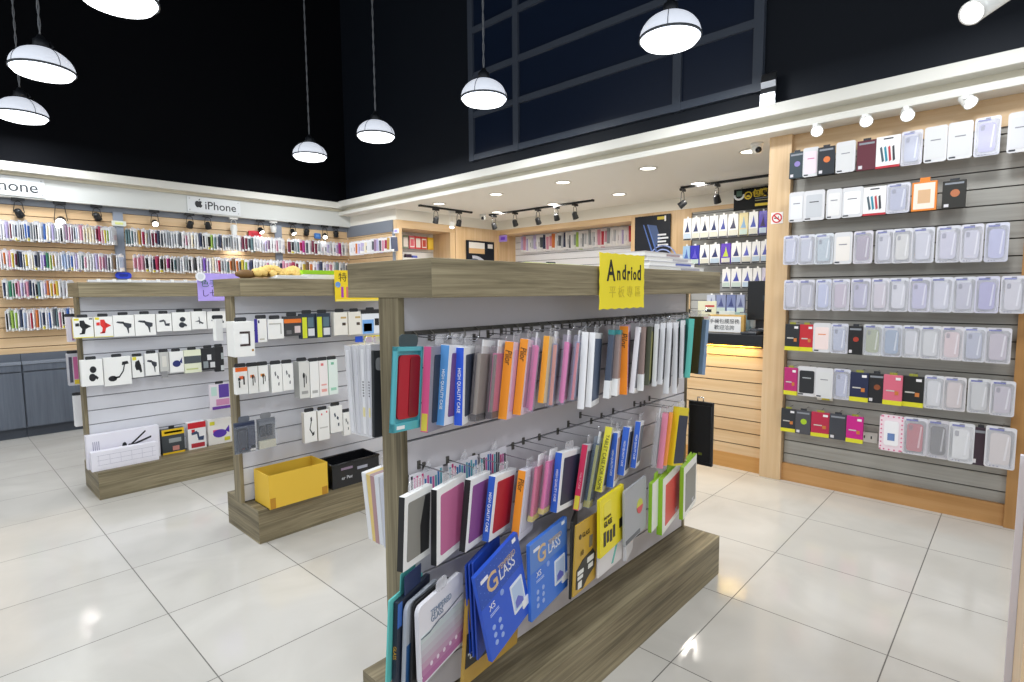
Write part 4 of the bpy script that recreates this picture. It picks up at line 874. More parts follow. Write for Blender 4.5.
# ------------------------------------------------------------------ cards and things on the stand tops
Ya = .5
A = onY(1.083, 598, 252); B_ = onY(1.083, 643, 254); C_ = onY(1.083, 598, 310)
t = thing('sign_card', 'yellow handwritten card on the front of the nearest stand top', 'sign', (A.x, 1.078, C_.z))
W = B_.x-A.x; h = A.z-C_.z; pts = []
for k in range(13): pts.append((W*k/12, (.004 if k % 2 else 0)))
for k in range(9): pts.append((W-(.003 if k % 2 else 0), .01+(h-.02)*k/8))
for k in range(13): pts.append((W*(1-k/12), h-(.003 if k % 2 else 0)-.008*(1-abs(k-6)/6)*0))
for k in range(9): pts.append((.003 if k % 2 else 0, h-.01-(h-.02)*k/8))
MB().mat(M('F6E32C', .55)).prism(pts, -.002, 0, 'xz').obj('card', t)
for s, x, z, sz in (('A', .235, .67, .105), ('n', .40, .635, .07), ('d', .52, .655, .075), ('r', .62, .635, .07), ('i', .69, .645, .07), ('o', .765, .63, .06), ('d', .87, .655, .08)):
    text(s, t, M('17140C', .6), (W*x, -.0026, h*z), (1, 0, .02), (0, 0, 1), sz, bold=.0016, sx=.72, name='black_letter')
for k, s in enumerate('平板專區'): text(s, t, M('D8C432', .6), (W*(.27+.19*k), -.0026, h*.30), (1, 0, 0), (0, 0, 1), .045, name='faint_character')
A = onY(3.10, 336, 270); B_ = onY(3.10, 381, 270.5); C_ = onY(3.10, 337, 301.5)
t = thing('sign_card', 'orange yellow card with purple letter on the middle stand top', 'sign', (A.x, 3.124, C_.z))
W = B_.x-A.x; h = A.z-C_.z
bx(M('F2D21E', .55), 0, W, -.003, 0, 0, h).obj('card', t); circ2 = MB().mat(card('6A9AD8')).prism(disc(W*.065, h*.54, .018), -.0045, -.002, 'xz').obj('blue_dot', t)
text('I', t, M('A83AA8', .5), (W*.155, -.0035, h*.28), (1, 0, 0), (0, 0, 1), .085, bold=.004, name='purple_letter'); text('特', t, M('3A2A10', .5), (W*.17, -.0035, h*.76), (1, 0, 0), (0, 0, 1), .06, name='dark_character')
text('P', t, M('D87A6A', .5), (W*.30, -.0035, h*.28), (1, 0, 0), (0, 0, 1), .085, bold=.004, name='pink_letter')
bx(M('F4E06A', .5), W*.02, W*1.0, -.0045, -.002, 0, .012).obj('pale_edge', t)
A = onY(4.62, 197.5, 273); B_ = onY(4.62, 240, 273); C_ = onY(4.62, 199, 301)
t = thing('sign_card', 'lilac handwritten card on the top board of the far stand', 'sign', (A.x, 4.641, C_.z))
W = B_.x-A.x; h = A.z-C_.z
bx(M('B4A0EC', .55), 0, W, -.003, 0, 0, h).obj('card', t)
for s, x, z, c in (('色', .17, .62, '2A6A5A'), ('し', .17, .26, '4A3A7A'), ('手', .36, .62, '3A5A7A'), ('七', .36, .26, '3A2A5A')): text(s, t, M(c, .5), (W*x, -.0035, h*z), (1, 0, 0), (0, 0, 1), .06, name='handwritten_character')
t = thing('round_tag', 'round white tag taped at the corner of the lilac card', 'tag', onY(4.60, 200.5, 276.5)); MB().mat(M('E9EBEE', .4)).prism(disc(0, 0, .035), -.002, .002, 'xz').obj('disc', t); MB().mat(M('D4D8DE', .4)).prism(disc(0, 0, .022), -.003, -.0015, 'xz').obj('inner_ring', t)  # round tag plate with an inner ring
# far stand: clear strip along the top edge
t = thing('clear_strip', 'clear plastic strip lying along the far stand top', 'strip', (.80, 4.70, 1.5005)); bx(film('E6E8EC', .8), 0, 1.5, -.02, .02, 0, .018, bev=.004).obj('strip', t)
for k in range(16): bx(M('F2F2F0', .4), .05+.09*k, .07+.09*k, -.022, .0, .004, .024).obj('clip', t)
# middle stand top: duster, folder, papers
b = onZ(1.502, 236, 275)
t = thing('feather_duster', 'yellow fluffy duster with brown back lying on the middle stand', 'duster', (1.25, 3.30, 1.5005), .05)
m = MB().mat(M('7A5A32', .6)); m.lathe([(0, -.06), (.012, -.055), (.024, -.025), (.026, .01), (.018, .05), (0, .06)], 16, Matrix.Translation((.05, 0, .027)) @ Matrix.Rotation(PI/2, 4, 'Y')); m.obj('brown_back', t)
fz = MB().mat(M('E8C678', .9))
for k in range(110):
    x = .11+.24*random.random(); rr = .045+.02*math.sin(x*40); a = random.random()*PI
    cxx, cy, cz = x, math.cos(a)*rr*.8, .03+math.sin(a)*rr*.55
    fz.lathe([(0, -.026), (.014, -.018), (.022, 0), (.014, .018), (0, .026)], 7, Matrix.Translation((cxx, cy, max(.026, cz))) @ Matrix.Rotation(random.random()*3, 4, 'X') @ Matrix.Rotation(random.random()*3, 4, 'Y'))
fz.obj('yellow_pile', t)
t = thing('folder', 'lime green folder lying on the middle stand behind the yellow card', 'folder', (1.60, 3.32, 1.5005)); bx(M('9CD42A', .4), 0, .34, -.1, .1, .03, .055, bev=.002).obj('cover', t); bx(card('F2F2EE'), .004, .336, -.098, .098, 0, .03).obj('papers', t)
t = thing('paper_stack', 'low stack of white papers beside the duster on the middle stand', 'paper', (1.42, 3.24, 1.5005), -.1)
for k in range(3): bx(card(('ECEBE8', 'DEDDE0', 'F2F1EC')[k]), .0+.01*k, .2-.012*k, -.06, .07, .007*k, .007*k+.0065).obj('sheet_bundle', t)
# nearest stand top: magazines and folder
mg = 'magazines on the nearest stand top'
for k, (x0, x1, c, lb) in enumerate(((2.05, 2.58, 'E6E4E8', 'lowest'), (2.07, 2.50, 'D4D3DA', 'second from below'), (2.06, 2.47, 'E9E8EC', 'third from below'), (2.05, 2.40, 'DCD6DA', 'topmost'))):
    t = thing('magazine', 'white magazine right of the yellow card, %s of its stack' % lb, 'magazine', (x0, 1.14+.006*k, 1.5005+.0195*k), .01*(k % 2), mg)
    L = x1-x0; bx(card('F4F3F0'), .002, L-.002, .002, .206, .001, .0165).obj('pages', t); bx(card(c), 0, L, 0, .208, .0165, .019).obj('cover', t); bx(card(c), 0, L, 0, .208, 0, .001).obj('back_cover', t)
    bx(card(('B8B6C4', '5A6AB8', 'C8C4CC', 'B09A9E')[k]), L*.55, L*.9, -.0006, .002, .005, .013).obj('edge_print', t)
t = thing('folder', 'pale yellow green folder lying flat on the nearest stand', 'folder', (1.36, 1.20, 1.5005), .03); bx(M('DCE88A', .4), 0, .40, 0, .2, 0, .010, bev=.002).obj('cover', t); bx(card('F4F4EA'), .003, .397, .004, .196, .003, .0103).obj('papers', t)
t = thing('handheld_scanner', 'tiny black clip lying beside the pale folder', 'clip', (1.62, 1.33, 1.5005)); bx(M('1E2024', .4), 0, .09, 0, .02, 0, .02, bev=.004).obj('grip', t); bx(M('3A3C40', .4), .02, .06, .002, .018, .02, .026, bev=.002).obj('lever', t)
# ------------------------------------------------------------------ case packs on the long slat wall
PAL = {'w': ('white', 'F0F0F2'), 's': ('silver', 'CDD0D6'), 'g': ('grey', '9EA4AA'), 'd': ('charcoal', '4C5159'), 'k': ('black', '17181C'), 'n': ('navy', '242E4E'), 'b': ('blue', '2F62BC'),
 'a': ('pale blue', 'B6CAEA'), 't': ('teal', '64858A'), 'e': ('green', '2E7E58'), 'l': ('lime', 'A4CC4A'), 'y': ('yellow', 'EACB3C'), 'o': ('orange', 'E4742E'), 'r': ('red', 'CC2A3A'), 'm': ('maroon', '741F36'),
 'c': ('crimson', 'B8224E'), 'p': ('pink', 'E898B2'), 'u': ('mauve', 'A07C9C'), 'v': ('violet', '7C50C4'), 'i': ('lilac', 'C6BCE2'), 'f': ('cream', 'F1E6CC'), 'h': ('brown', '7C5C3C'), 'j': ('golden', 'CC9E40'), 'q': ('magenta', 'C42C8A')}
def mixh(a, b, f): return ''.join('%02X' % round(int(a[i:i+2], 16)*(1-f)+int(b[i:i+2], 16)*f) for i in (0, 2, 4))
PAL = {k: (n, mixh(h, 'B4B6BC', .0 if k in 'wsif' else .22)) for k, (n, h) in PAL.items()}
_pk = {}
def case_pack(W, h, t, code, var):
    key = (round(W, 3), round(h, 3), code, var)
    if key not in _pk:
        c = PAL[code][1]; m = MB().mat(card('F4F4F6' if var != 2 else c)); pale = code in 'wsif'
        m.box(0, W, t*.35, t*.65, 0, h)                                   # backing bag
        m.mat(plastic(c)).box(W*.06, W*.94, 0, t, h*.10 if var != 1 else h*.24, h*.86, bev=t*.25)
        if pale: m.mat(card(('8C9098', 'C8CAD4', 'B8A8B0')[var])).box(W*.3, W*.9, -.0008, t*.2, h*.3, h*.6)
        if var == 1: m.mat(card('E8D84A' if code in 'nkbe' else 'F4F4F4')).box(W*.05, W*.6, -.001, t*.9, h*.04, h*.16)
        if var == 2: m.mat(card('F2F2F2')).box(0, W*.4, -.001, t*.9, 0, h*.14)
        m.mat(card('DADBE2')).box(W*.25, W*.75, t*.4, t*.6, h, h*1.08)
        _pk[key] = m.data('case_pack')
    return _pk[key]
def parse(s): return [(float(a), b) for a, b in re.findall(r'([\d.]+)([a-z])', s)]
def case_row(s, plane, v, zt, zb, ang, rowname, marks, group, wall, W=.10, t=.010, name='hanging_phone_case'):
    """marks: list of (px_limit, landmark phrase); an item is counted from its landmark"""
    it = parse(s); cnt = {}; tot = {}
    seg = lambda x: next(i for i, mk_ in enumerate(marks) if x < mk_[0])
    for x, c in it: tot[(seg(x), c)] = tot.get((seg(x), c), 0)+1
    for k, (x, c) in enumerate(it):
        py = 250
        p = onY(v, x, py) if plane == 'y' else onX(v, x, py)
        sg = seg(x); n = cnt.get((sg, c), 0); cnt[(sg, c)] = n+1
        nm = PAL[c][0]; dz = random.uniform(-.008, .008)
        lb = ('only' if tot[(sg, c)] == 1 else ordw(n))+' '+nm+' case pack '+marks[sg][1]+', '+rowname+' of '+wall
        o = bpy.data.objects.new(name, case_pack(W, zt-zb, t, c, (k*7+int(x)) % 3)); COL.objects.link(o)
        o.location = (p.x, p.y, zb+dz); o.rotation_euler = (0, random.uniform(-.05, .05), math.radians((ang-30*min(1, x/345) if plane == 'y' else ang)+random.uniform(-3, 3)))
        tag(o, lb, 'phone case', group)
M1 = [(120, 'before the pale tagged post'), (285, 'between both grey posts'), (999, 'after the red tagged post')]
lw = 'long wood wall'
R1 = '0w2.5s5w8i11.5m14s16.5n19s22n24.5k26.5b29b32g35d37.5k40w42.5s45.5b48f51w54i56.5g59w61.5k64.5w67.5u70p72.5u75d77.5a79.5w82p85f88f91f94f97m100c103p105.5y108l110.5w113s127t129.7t132.4t135g137.5s140j143c146.5f149.5g152.5m155.5c158.5n161.5d164.5g167s169.7g172.4s175g177.7s180.4d183w186p189w192f195w198w200.5n203.5k206w208.5k211.5l214.5t217.5g220.5n223.5g226d228.7g231.4g234s236.7g239.4w242.5m245.5m248.5d251.5t254.5w257.3s260w262.7s265.4i268u271w273.7w276.4p279s281.5w288m291.5k294.5g297.3t300c303q306d309w312m315m318g321s324w327i330s333w336i339q342s345w'
R2 = '0w3o6w8.5p11y14m17k19.5n22.5d25y28w31f34n37d40i43v46e49l52j55w58s61a64a67a70b73w75.5i78w80.5t83.5p86.5w89.5s92.5w95.5i98.5p101.5p104.5u107d110w113h116s119a133p137p141p145k148.5w152n155.5c159k163h166q170k173t176.5g179.5s182.4w185g188k191w194k197w200w203v206i209w212f214.7w217.5r220.5g223.3s226t229o232h235.5o238.5d241y244l247i250n253w256s259.3w262.5w265.7p269w272f275.5w279n282p285p288p291.5c295m298.5w302y305.5h309o312.5w316i319.3n322.5w325.7i329p332.3w335.5t338.7w342g345d'
R3 = '0n3w6.5e9.5e12.5m15p18i21u24p26.5n29.5n32.5k35.5t38.5w41.5i44.5o47.5y50.5o53.5y56.5w60s63.5w67s'
R4 = '0k3g6l9.5l12.5w15n18a21.5w25r28w31o34a37n40.5w43.5b46.5w49d51.5t54p57k60w62.7b65.5w68.5s71.5w'
case_row(R1, 'y', 7.155, 2.125, 1.945, 62, 'top row', M1, 'phone case packs in the top row of the long wall', lw)
case_row(R2, 'y', 7.155, 1.842, 1.664, 62, 'second row', M1, 'phone case packs in the second row of the long wall', lw)
case_row(R3, 'y', 7.155, 1.556, 1.385, 62, 'third row', [(999, 'from the picture edge')], 'phone case packs in the third row of the long wall', lw)
case_row(R4, 'y', 7.155, 1.275, 1.075, 62, 'lowest row', [(999, 'from the picture edge')], 'phone case packs in the lowest row of the long wall', lw)
RC = '349.5w352w355o357.5i360i364f367w369w371.5d374u376.5i379d381.5p384c387j389.5w391.5n'
case_row(RC, 'x', 4.22, 2.13, 1.95, -18, 'only row', [(999, 'from the room corner')], 'phone case packs on the short corner wall', 'the short corner wall', .09)
# signs with the fruit mark on the bulkhead
def fruit(parent, m, x, z, s, y):
    b = [(0, .78), (.10, .84), (.24, .86), (.38, .80), (.44, .73), (.35, .64), (.31, .52), (.33, .40), (.41, .31), (.47, .27), (.40, .12), (.30, .0), (.18, -.04), (.06, .01), (-.06, .01), (-.18, -.04), (-.30, .02), (-.42, .20), (-.48, .42), (-.45, .64), (-.34, .80), (-.2, .86), (-.08, .82)]
    q = MB().mat(m).prism([(x+a*s, z+c*s) for a, c in b], y-.002, y, 'xz'); lf = [(.0, .90), (.02, 1.02), (.10, 1.12), (.20, 1.17), (.19, 1.05), (.12, .95)]
    q.prism([(x+a*s, z+c*s) for a, c in lf], y-.002, y, 'xz'); q.obj('fruit_mark', parent)
def brand_sign(label, x0, x1, z0, z1, lx, fruit_x):
    t = thing('shop_sign', label, 'sign', ((x0+x1)/2, 7.2045, z0)); w = (x1-x0)/2
    bx(M('D4D7D9', .35), -w, w, -.012, 0, 0, z1-z0, bev=.002).obj('panel', t)
    for sx_ in (-1, 1):
        for z in (.025, z1-z0-.025): MB().mat(M('9A9C9E', .3)).lathe([(.006, 0), (.006, .003), (0, .004)], 8, Matrix.Translation((sx_*(w-.025), -.012, z)) @ Matrix.Rotation(PI/2, 4, 'X')).obj('screw', t)
    if x0 < .6: text('iPhone', t, M('26282C', .5), (onY(7.19, 38.5, 190).x-(x0+x1)/2, -.0124, (z1-z0)*.47), (1, 0, 0), (0, 0, 1), .148, 'RIGHT', bold=.0012)
    else: text('iPhone', t, M('26282C', .5), (lx-.012, -.0124, (z1-z0)*.47), (1, 0, 0), (0, 0, 1), .130, 'LEFT', bold=.0012)
    fruit(t, M('16171A', .5), fruit_x, (z1-z0)*.33, .085, -.012)
A = onY(7.19, 187, 198); B_ = onY(7.19, 241, 219); h0 = onY(7.19, 188, 213).z
brand_sign('white phone sign with fruit mark, shown whole on the bulkhead', A.x, B_.x, 2.375, 2.555, -.10, -.175)
E_ = onY(7.19, 45, 190).x
brand_sign('white phone sign cut by the picture edge on the bulkhead', E_-.50, E_, 2.375, 2.56, -.21, -.27)
def wall_tag(label, px, py, w, h, c, rim=None, plane='y', v=7.262, round_=.01, name='small_tag'):  # small tag plate for posts and walls
    p = onY(v, px, py) if plane == 'y' else onX(v, px, py)
    t = thing(name, label, 'tag', p)
    if plane == 'x': t.rotation_euler = (0, 0, math.radians(-90))
    MB().mat(M(c, .45)).prism(rrect(-w/2, w/2, -h/2, h/2, round_), -.004, .010, 'xz').obj('plate', t)
    if rim: MB().mat(M(rim, .45)).prism(rrect(-w*.28, w*.28, -h*.22, h*.22, round_*.6), -.006, -.0035, 'xz').obj('inset', t)
    return t
wall_tag('pale green tag on top of the first grey post', 119, 223.5, .13, .055, 'DDE0D4', 'D9DE8A')
wall_tag('rounded bright blue tag at the foot of the first grey post', 123.5, 275.5, .15, .07, '2648E0', '1A32A8', round_=.034)
wall_tag('red tag on the second grey post', 255, 234, .16, .075, 'D42A3C', 'B81E30')
wall_tag('small blue tag right of the red tag', 317.5, 236, .09, .075, '3A72B8', '5A8AC8')
wall_tag('small white and violet tag on the corner wood post', 396, 231, .10, .06, 'ECECF4', 'A89CE4', 'x', 4.31)
wall_tag('small violet tag on the wood corner of the alcove', 503, 238.5, .16, .10, 'A48AE0', '6A3AC8', 'x', 6.22)
# ------------------------------------------------------------------ the alcove
for i, (x, c, lb) in enumerate(((403, '8A9A86', 'grey green'), (409.5, 'E06878', 'rose red'), (415.5, 'D8484A', 'white with red frame'), (421.5, 'C84A3A', 'brick red'), (428, 'E8B826', 'golden yellow'))):
    a = onY(6.40, x, 235+.6*i); b = onY(6.40, x, 248+.4*i); c2 = onY(6.40, x+5.6, 248)
    o = thing('notebook_pack', lb+' pack hanging in the wood framed niche', 'pack', b, 0, 'packs in the wood framed niche'); W = c2.x-b.x; h = a.z-b.z
    bx(card(c), 0, W, 0, .02, 0, h, bev=.002).obj('pack', o); bx(card('EFE6E0' if i != 4 else 'F0CC4A'), W*.12, W*.88, -.001, .0003, h*.12, h*.85).obj('printed_panel', o)
    if i in (1, 3): bx(card(c), W*.2, W*.8, -.0018, -.0008, h*.2, h*.75).obj('printed_block', o)
    bx(card('E0E0E0'), W*.3, W*.7, .008, .01, h, h+.025).obj('hang_tab', o)
t = thing('small_gadget', 'small dark toy-like gadget lying in the wood framed niche', 'gadget', onY(6.38, 406, 257.5)); bx(M('3A2A44', .4), 0, .1, 0, .05, 0, .05, bev=.008).obj('body', t); bx(M('5A6AC8', .4), .12, .2, 0, .05, 0, .035, bev=.006).obj('cap', t)
bx(M('E8E8E6', .4), -.1, .75, -.03, .10, -.03, -.002).obj('tray', t)
RB = '521i523.5p526i528.5w531s534i537w540d543n546p549p552o555w558d561s563.5n566w568.5d571w573.5g576l579w581.5g584s586.5w589g592s595w598p601r604p607g610w613s616w619w621.5i624w627w629.5r632w'
case_row(RB, 'x', 6.53, 2.275, 2.03, -25, 'only row', [(999, 'from the bay side')], 'case packs in the recessed white bay', 'the recessed white bay', .11, .012, 'hanging_film_pack')
# posters
def poster(label, plane, v, x0, x1, ytop, zbot, draw):
    a = (onY if plane == 'y' else onX)(v, x0, ytop); b = (onY if plane == 'y' else onX)(v, x1, ytop)
    t = thing('poster', label, 'poster', (a.x, a.y, zbot)); W = (b-a).xy.length if False else math.hypot(b.x-a.x, b.y-a.y); h = a.z-zbot
    if plane == 'x': t.rotation_euler = (0, 0, -PI/2)
    bx(M('121824', .5, .3), 0, W, -.012, -.001, 0, h, bev=.001).obj('picture_panel', t); draw(t, W, h); return t
def arcband(cx_, cz, r0, r1, a0, a1, n=14):
    A_ = [(cx_+r1*math.cos(math.radians(a0+(a1-a0)*k/n)), cz+r1*math.sin(math.radians(a0+(a1-a0)*k/n))) for k in range(n+1)]
    return A_+[(cx_+r0*math.cos(math.radians(a1+(a0-a1)*k/n)), cz+r0*math.sin(math.radians(a1+(a0-a1)*k/n))) for k in range(n+1)]
def d1(t, W, h):
    bx(M('E4E2DE', .4), W*.08, W*.64, -.014, -.011, h*.82, h*.96).obj('white_strip', t); bx(M('D8D4D0', .4), W*.76, W*.94, -.014, -.011, h*.84, h*.94).obj('white_mark', t)
    bx(M('D9B384', .4), W*.08, W*.64, -.0135, -.011, h*.70, h*.82).obj('wood_coloured_strip', t)
    q = MB().mat(M('3A4A7E', .4)).prism(arcband(W*.25, h*.05, h*.42, h*.52, 5, 110), -.014, -.011, 'xz'); q.obj('blue_swoosh', t)
    q = MB().mat(M('C9CCDA', .4)).prism(arcband(W*.25, h*.05, h*.53, h*.60, 2, 95), -.0145, -.011, 'xz'); q.obj('silver_swoosh', t)
poster('dark framed poster with silver swoosh beside the wood column', 'y', 6.085, 466, 493.5, 240, 1.55, d1)
def d2(t, W, h):
    m = MB().mat(M('4A6AB0', .35))
    for x in (.24, .36): m.prism([(W*x, h*.82), (W*(x+.03), h*.82), (W*(x+.34), h*.12), (W*(x+.30), h*.12)], -.014, -.011, 'xz')
    m.obj('blue_phone_edge', t)
    MB().mat(M('38507E', .35)).prism([(W*.38, h*.82), (W*.62, h*.78), (W*.74, h*.5), (W*.6, h*.34)], -.0135, -.011, 'xz').obj('phone_print', t)
    for r_ in (.30, .22): MB().mat(M('8EA0D8', .35)).prism(arcband(W*.80, h*.05, h*r_, h*(r_+.025), 10, 170), -.014, -.011, 'xz').obj('blue_arc', t)
    for k in range(4): bx(M('D8DCE4', .4), W*.66, W*(.95-.06*(k % 2)), -.014, -.011, h*(.36+.07*k), h*(.395+.07*k)).obj('white_mark', t)
    bx(M('C8B43A', .4), W*.64, W*.86, -.014, -.011, h*.90, h*.96).obj('yellow_mark', t); bx(M('E8E8E8', .4), W*.84, W*.88, -.0145, -.011, h*.86, h*.97).obj('white_mark', t)
poster('dark blue poster of a slanted phone on the wood panel', 'x', 6.238, 635.5, 671, 217.5, 1.75, d2)
A = onX(6.10, 734, 190); B_ = onX(6.10, 774, 186); zb = onX(6.10, 734, 211).z
t = thing('shop_sign', 'black sign with yellow characters beside the wood pillar', 'sign', (6.10, A.y, zb), -PI/2); W = A.y-B_.y; h = A.z-zb
bx(M('0F1217', .6, .2), 0, W, 0, .02, 0, h, bev=.002).obj('panel', t)
YL = M('E2C72A', .5)
MB().mat(M('E6E9EE', .4)).prism(arcband(W*.14, h*.74, h*.18, h*.27, 180, 360), -.003, .0005, 'xz').obj('white_shape', t); bx(M('4A6A5E', .4), W*.07, W*.21, -.002, .0005, h*.66, h*.92).obj('green_shape', t)
MB().mat(YL).prism(arcband(W*.37, h*.66, h*.13, h*.19, 0, 359), -.003, .0005, 'xz').obj('yellow_ring', t); MB().mat(YL).prism([(W*.32, h*.58), (W*.42, h*.58), (W*.40, h*.68), (W*.34, h*.68)], -.003, .0005, 'xz').obj('yellow_mark', t)
for k, s in enumerate('包膜'): text(s, t, YL, (W*(.58+.17*k), -.0008, h*.70), (1, 0, 0), (0, 0, 1), .085, bold=.002, name='yellow_character')
bx(YL, W*.55, W*.99, -.002, .0005, h*.12, h*.24).obj('yellow_bar', t); bx(M('8E8A5A', .4), W*.55, W*.95, -.002, .0005, h*.36, h*.40).obj('small_print', t); bx(M('6E7A8A', .4), W*.55, W*.95, -.002, .0005, h*.46, h*.50).obj('small_print', t)
for x in (.2, .8): MB().mat(M('2A2C30', .4)).tube([(W*x, .01, h), (W*x, .01, 2.508-zb)], .003).obj('hanger', t)
# bagged cleaning-kit style pouches on the grey bay
def pouch(label, group, xl, xr, zb, h, art, base='F2F3F5', v=6.02, edge='3A3E46'):
    a = onX(v, xl, 240); b = onX(v, xr, 240); W = abs(a.y-b.y)*.95
    o = thing('pouch_pack', label, 'pouch', (v, a.y, zb), -PI/2, group)
    m = MB().mat(plastic(base)); m.prism([(W*.04, 0), (W*.96, 0), (W, h*.5), (W*.96, h), (W*.04, h), (0, h*.5)], .0, .035, 'xz'); m.obj('pouch', o)
    pic = MB().mat(card(art)); pic.prism([(W*.2, h*.36), (W*.78, h*.36), (W*.62, h*.62), (W*.52, h*.86), (W*.44, h*.62)], -.0015, .0005, 'xz'); pic.obj('printed_picture', o)
    bx(card(('C4D6D0', 'D8D8CC', 'BCD0E4')[int(xl) % 3]), W*.08, W*.92, -.0012, .0005, h*.08, h*.30).obj('printed_band', o)
    bx(card(edge), W*.05, W*.95, -.0010, .0005, 0, h*.07).obj('dark_foot', o); bx(card('F6F6F6'), W*.4, W*.6, .012, .016, h-.002, h+.02).obj('hang_tab', o)
    MB().mat(CH).tube([(W*.5, .016, h+.012), (W*.5, .25, h+.012)], .003).obj('hook_rod', o)  # straight hook rod added to carry the pouch
BAGS = [('top row', 1.985, .245, [(683, 'w', '2E3A6A'), (691.5, 'w', '3A4470'), (700, 'w', '26304E'), (709, 'w', '2E3A6A'), (718.5, 'w', '4A56A8'), (727.5, 'w', '4A4A66'), (738.5, 'E4D8A8', '8AB0D8'), (748, 'w', '4A5AB8'), (758, '4A38B8', '3A2A5E')]),
        ('second row', 1.70, .22, [(683, '9ABCE0', '4A6AB8'), (690.5, '3A36B4', '5A50C8'), (700, 'w', '2E3870'), (710, 'w', '2E3870'), (721, '6A48C4', 'C8D84A'), (731.5, 'w', '3A3E78'), (742, 'w', '5A62C0'), (752, 'w', '5A62B8'), (761, 'w', '5A62B8')]),
        ('third row', 1.435, .21, [(723, 'w', '5A66B8'), (732, 'w', '4650B0'), (743, 'w', '5A62B0'), (754, 'w', '6A70A8'), (763, 'DAD4E6', '8A84B8')]),
        ('lowest row', 1.165, .20, [(708, 'C4CCDE', '6A74A8'), (717.5, '8C96BC', '4A5488'), (728, '7A86B4', '3E4A80'), (738, '9AA4C4', '5A648E')])]
nmz = {'w': 'white', 'E4D8A8': 'yellow and blue', '4A38B8': 'violet', '9ABCE0': 'pale blue', '3A36B4': 'indigo', '6A48C4': 'violet rainbow', 'DAD4E6': 'pale lilac', 'C4CCDE': 'pale grey blue', '8C96BC': 'slate blue', '7A86B4': 'dark slate blue', '9AA4C4': 'light slate blue'}
for rn, zb, h, items in BAGS:
    n = 0
    for k, (x, b, art) in enumerate(items):
        xr = items[k+1][0] if k+1 < len(items) else x+9
        lb = (ordw(n)+' white' if b == 'w' else nmz[b])+' pouch from the phone poster, '+rn+' of the grey alcove bay'
        if b == 'w': n += 1
        pouch(lb, 'pouches in the '+rn+' of the grey alcove bay', x, xr, zb, h, art, 'F3F4F6' if b == 'w' else b)
# counter
t = thing('service_counter', 'maple slatted service counter with black top left of the wood pillar', 'counter', (4.34, 2.2, 0))
cm = MB().mat(WM['Y'])
for k in range(1, 10): cm.box(0, .02, -.772, .75, k*.1+.004, min(.97, k*.1+.096))
cm.mat(M('5A4326', .7)).box(.012, .05, -.772, .75, .02, .97); cm.obj('slat_front', t)
bx(wood('maple_amber', 'C08A4A', 'CC9858', 'D6A86C', 'Y', .4, 26, 1), -.005, .02, -.772, .75, 0, .12).obj('kick_board', t)
bx(M('17191D', .3), -.06, .5, -.772, .75, 1.0, 1.075, bev=.004).obj('worktop', t); bx(M('D0B080', .5), .05, .48, -.77, .75, .0, .97).obj('carcass', t)
bx(M('2A2622', .5), -.05, .02, -.772, .75, .985, 1.0).obj('led_channel', t)
l = bpy.data.lights.new('counter_led', 'AREA'); l.shape = 'RECTANGLE'; l.size = 1.4; l.size_y = .02; l.energy = LED_W; l.color = (1, .72, .22)
lo = bpy.data.objects.new('counter_led', l); COL.objects.link(lo); lo.location = (4.315, 2.2, .982); lo.rotation_euler = (0, math.radians(14), PI/2); lo.rotation_euler = Matrix.Rotation(0, 3, 'X').to_euler(); lo.rotation_euler = (0, 0, PI/2)
bx(EM('FFC850', 3.), -.03, -.015, -.75, .73, .980, .985).obj('led_strip', t)
# things on the counter
ct = 1.0755
a = onX(4.52, 747, 281); b = onX(4.52, 770, 332)
t = thing('monitor', 'black back of a monitor on the counter beside the wood pillar', 'monitor', (4.56, (a.y+1.46)/2, ct)); hw = (a.y-1.46)/2; h = a.z-ct
bx(M('14161A', .4), -.02, .02, -hw, hw, .10, h, bev=.004).obj('screen_housing', t); bx(M('1C1E22', .4), .0, .04, -.03, .03, .01, .2).obj('stand', t); bx(M('1C1E22', .4), -.07, .09, -.09, .09, 0, .012, bev=.003).obj('foot', t); bx(M('2A3440', .3), -.0215, -.019, -hw*.8, -hw*.3, h*.62, h*.72).obj('badge', t)
a = onX(4.42, 709.5, 316); b = onX(4.42, 741.5, 331)
t = thing('counter_sign', 'white counter sign with black characters in a wood holder', 'sign', (4.40, a.y, ct), -PI/2); W = a.y-b.y; h = a.z-ct
bx(M('C8A25A', .5), -.006, W+.022, .004, .05, 0, h+.014, bev=.002).obj('holder', t); bx(M('F3F1EE', .45), 0, W, 0, .005, .004, h).obj('card', t)
text('手機包膜服務', t, M('22242A', .5), (W*.5, -.0008, h*.68), (1, 0, 0), (0, 0, 1), W*.155, name='black_character'); text('歡迎洽詢', t, M('22242A', .5), (W*.5, -.0008, h*.30), (1, 0, 0), (0, 0, 1), W*.155, name='black_character')
a = onX(4.62, 699, 301); b = onX(4.62, 717, 316)
t = thing('notice_card', 'cream notice card with red line standing behind the counter sign', 'card', (4.60, a.y, ct), -PI/2); W = a.y-b.y; h = a.z-ct
bx(M('F1EBC8', .5), 0, W, 0, .006, 0, h, bev=.001).obj('card', t); bx(M('C8383A', .5), W*.4, W*.9, -.001, .0004, h*.80, h*.86).obj('red_line', t); bx(M('2A2A2E', .5), W*.4, W*.75, -.001, .0004, h*.62, h*.72).obj('black_mark', t); bx(M('D89AA0', .5), W*.3, W*.7, -.001, .0004, h*.4, h*.46).obj('pink_line', t)
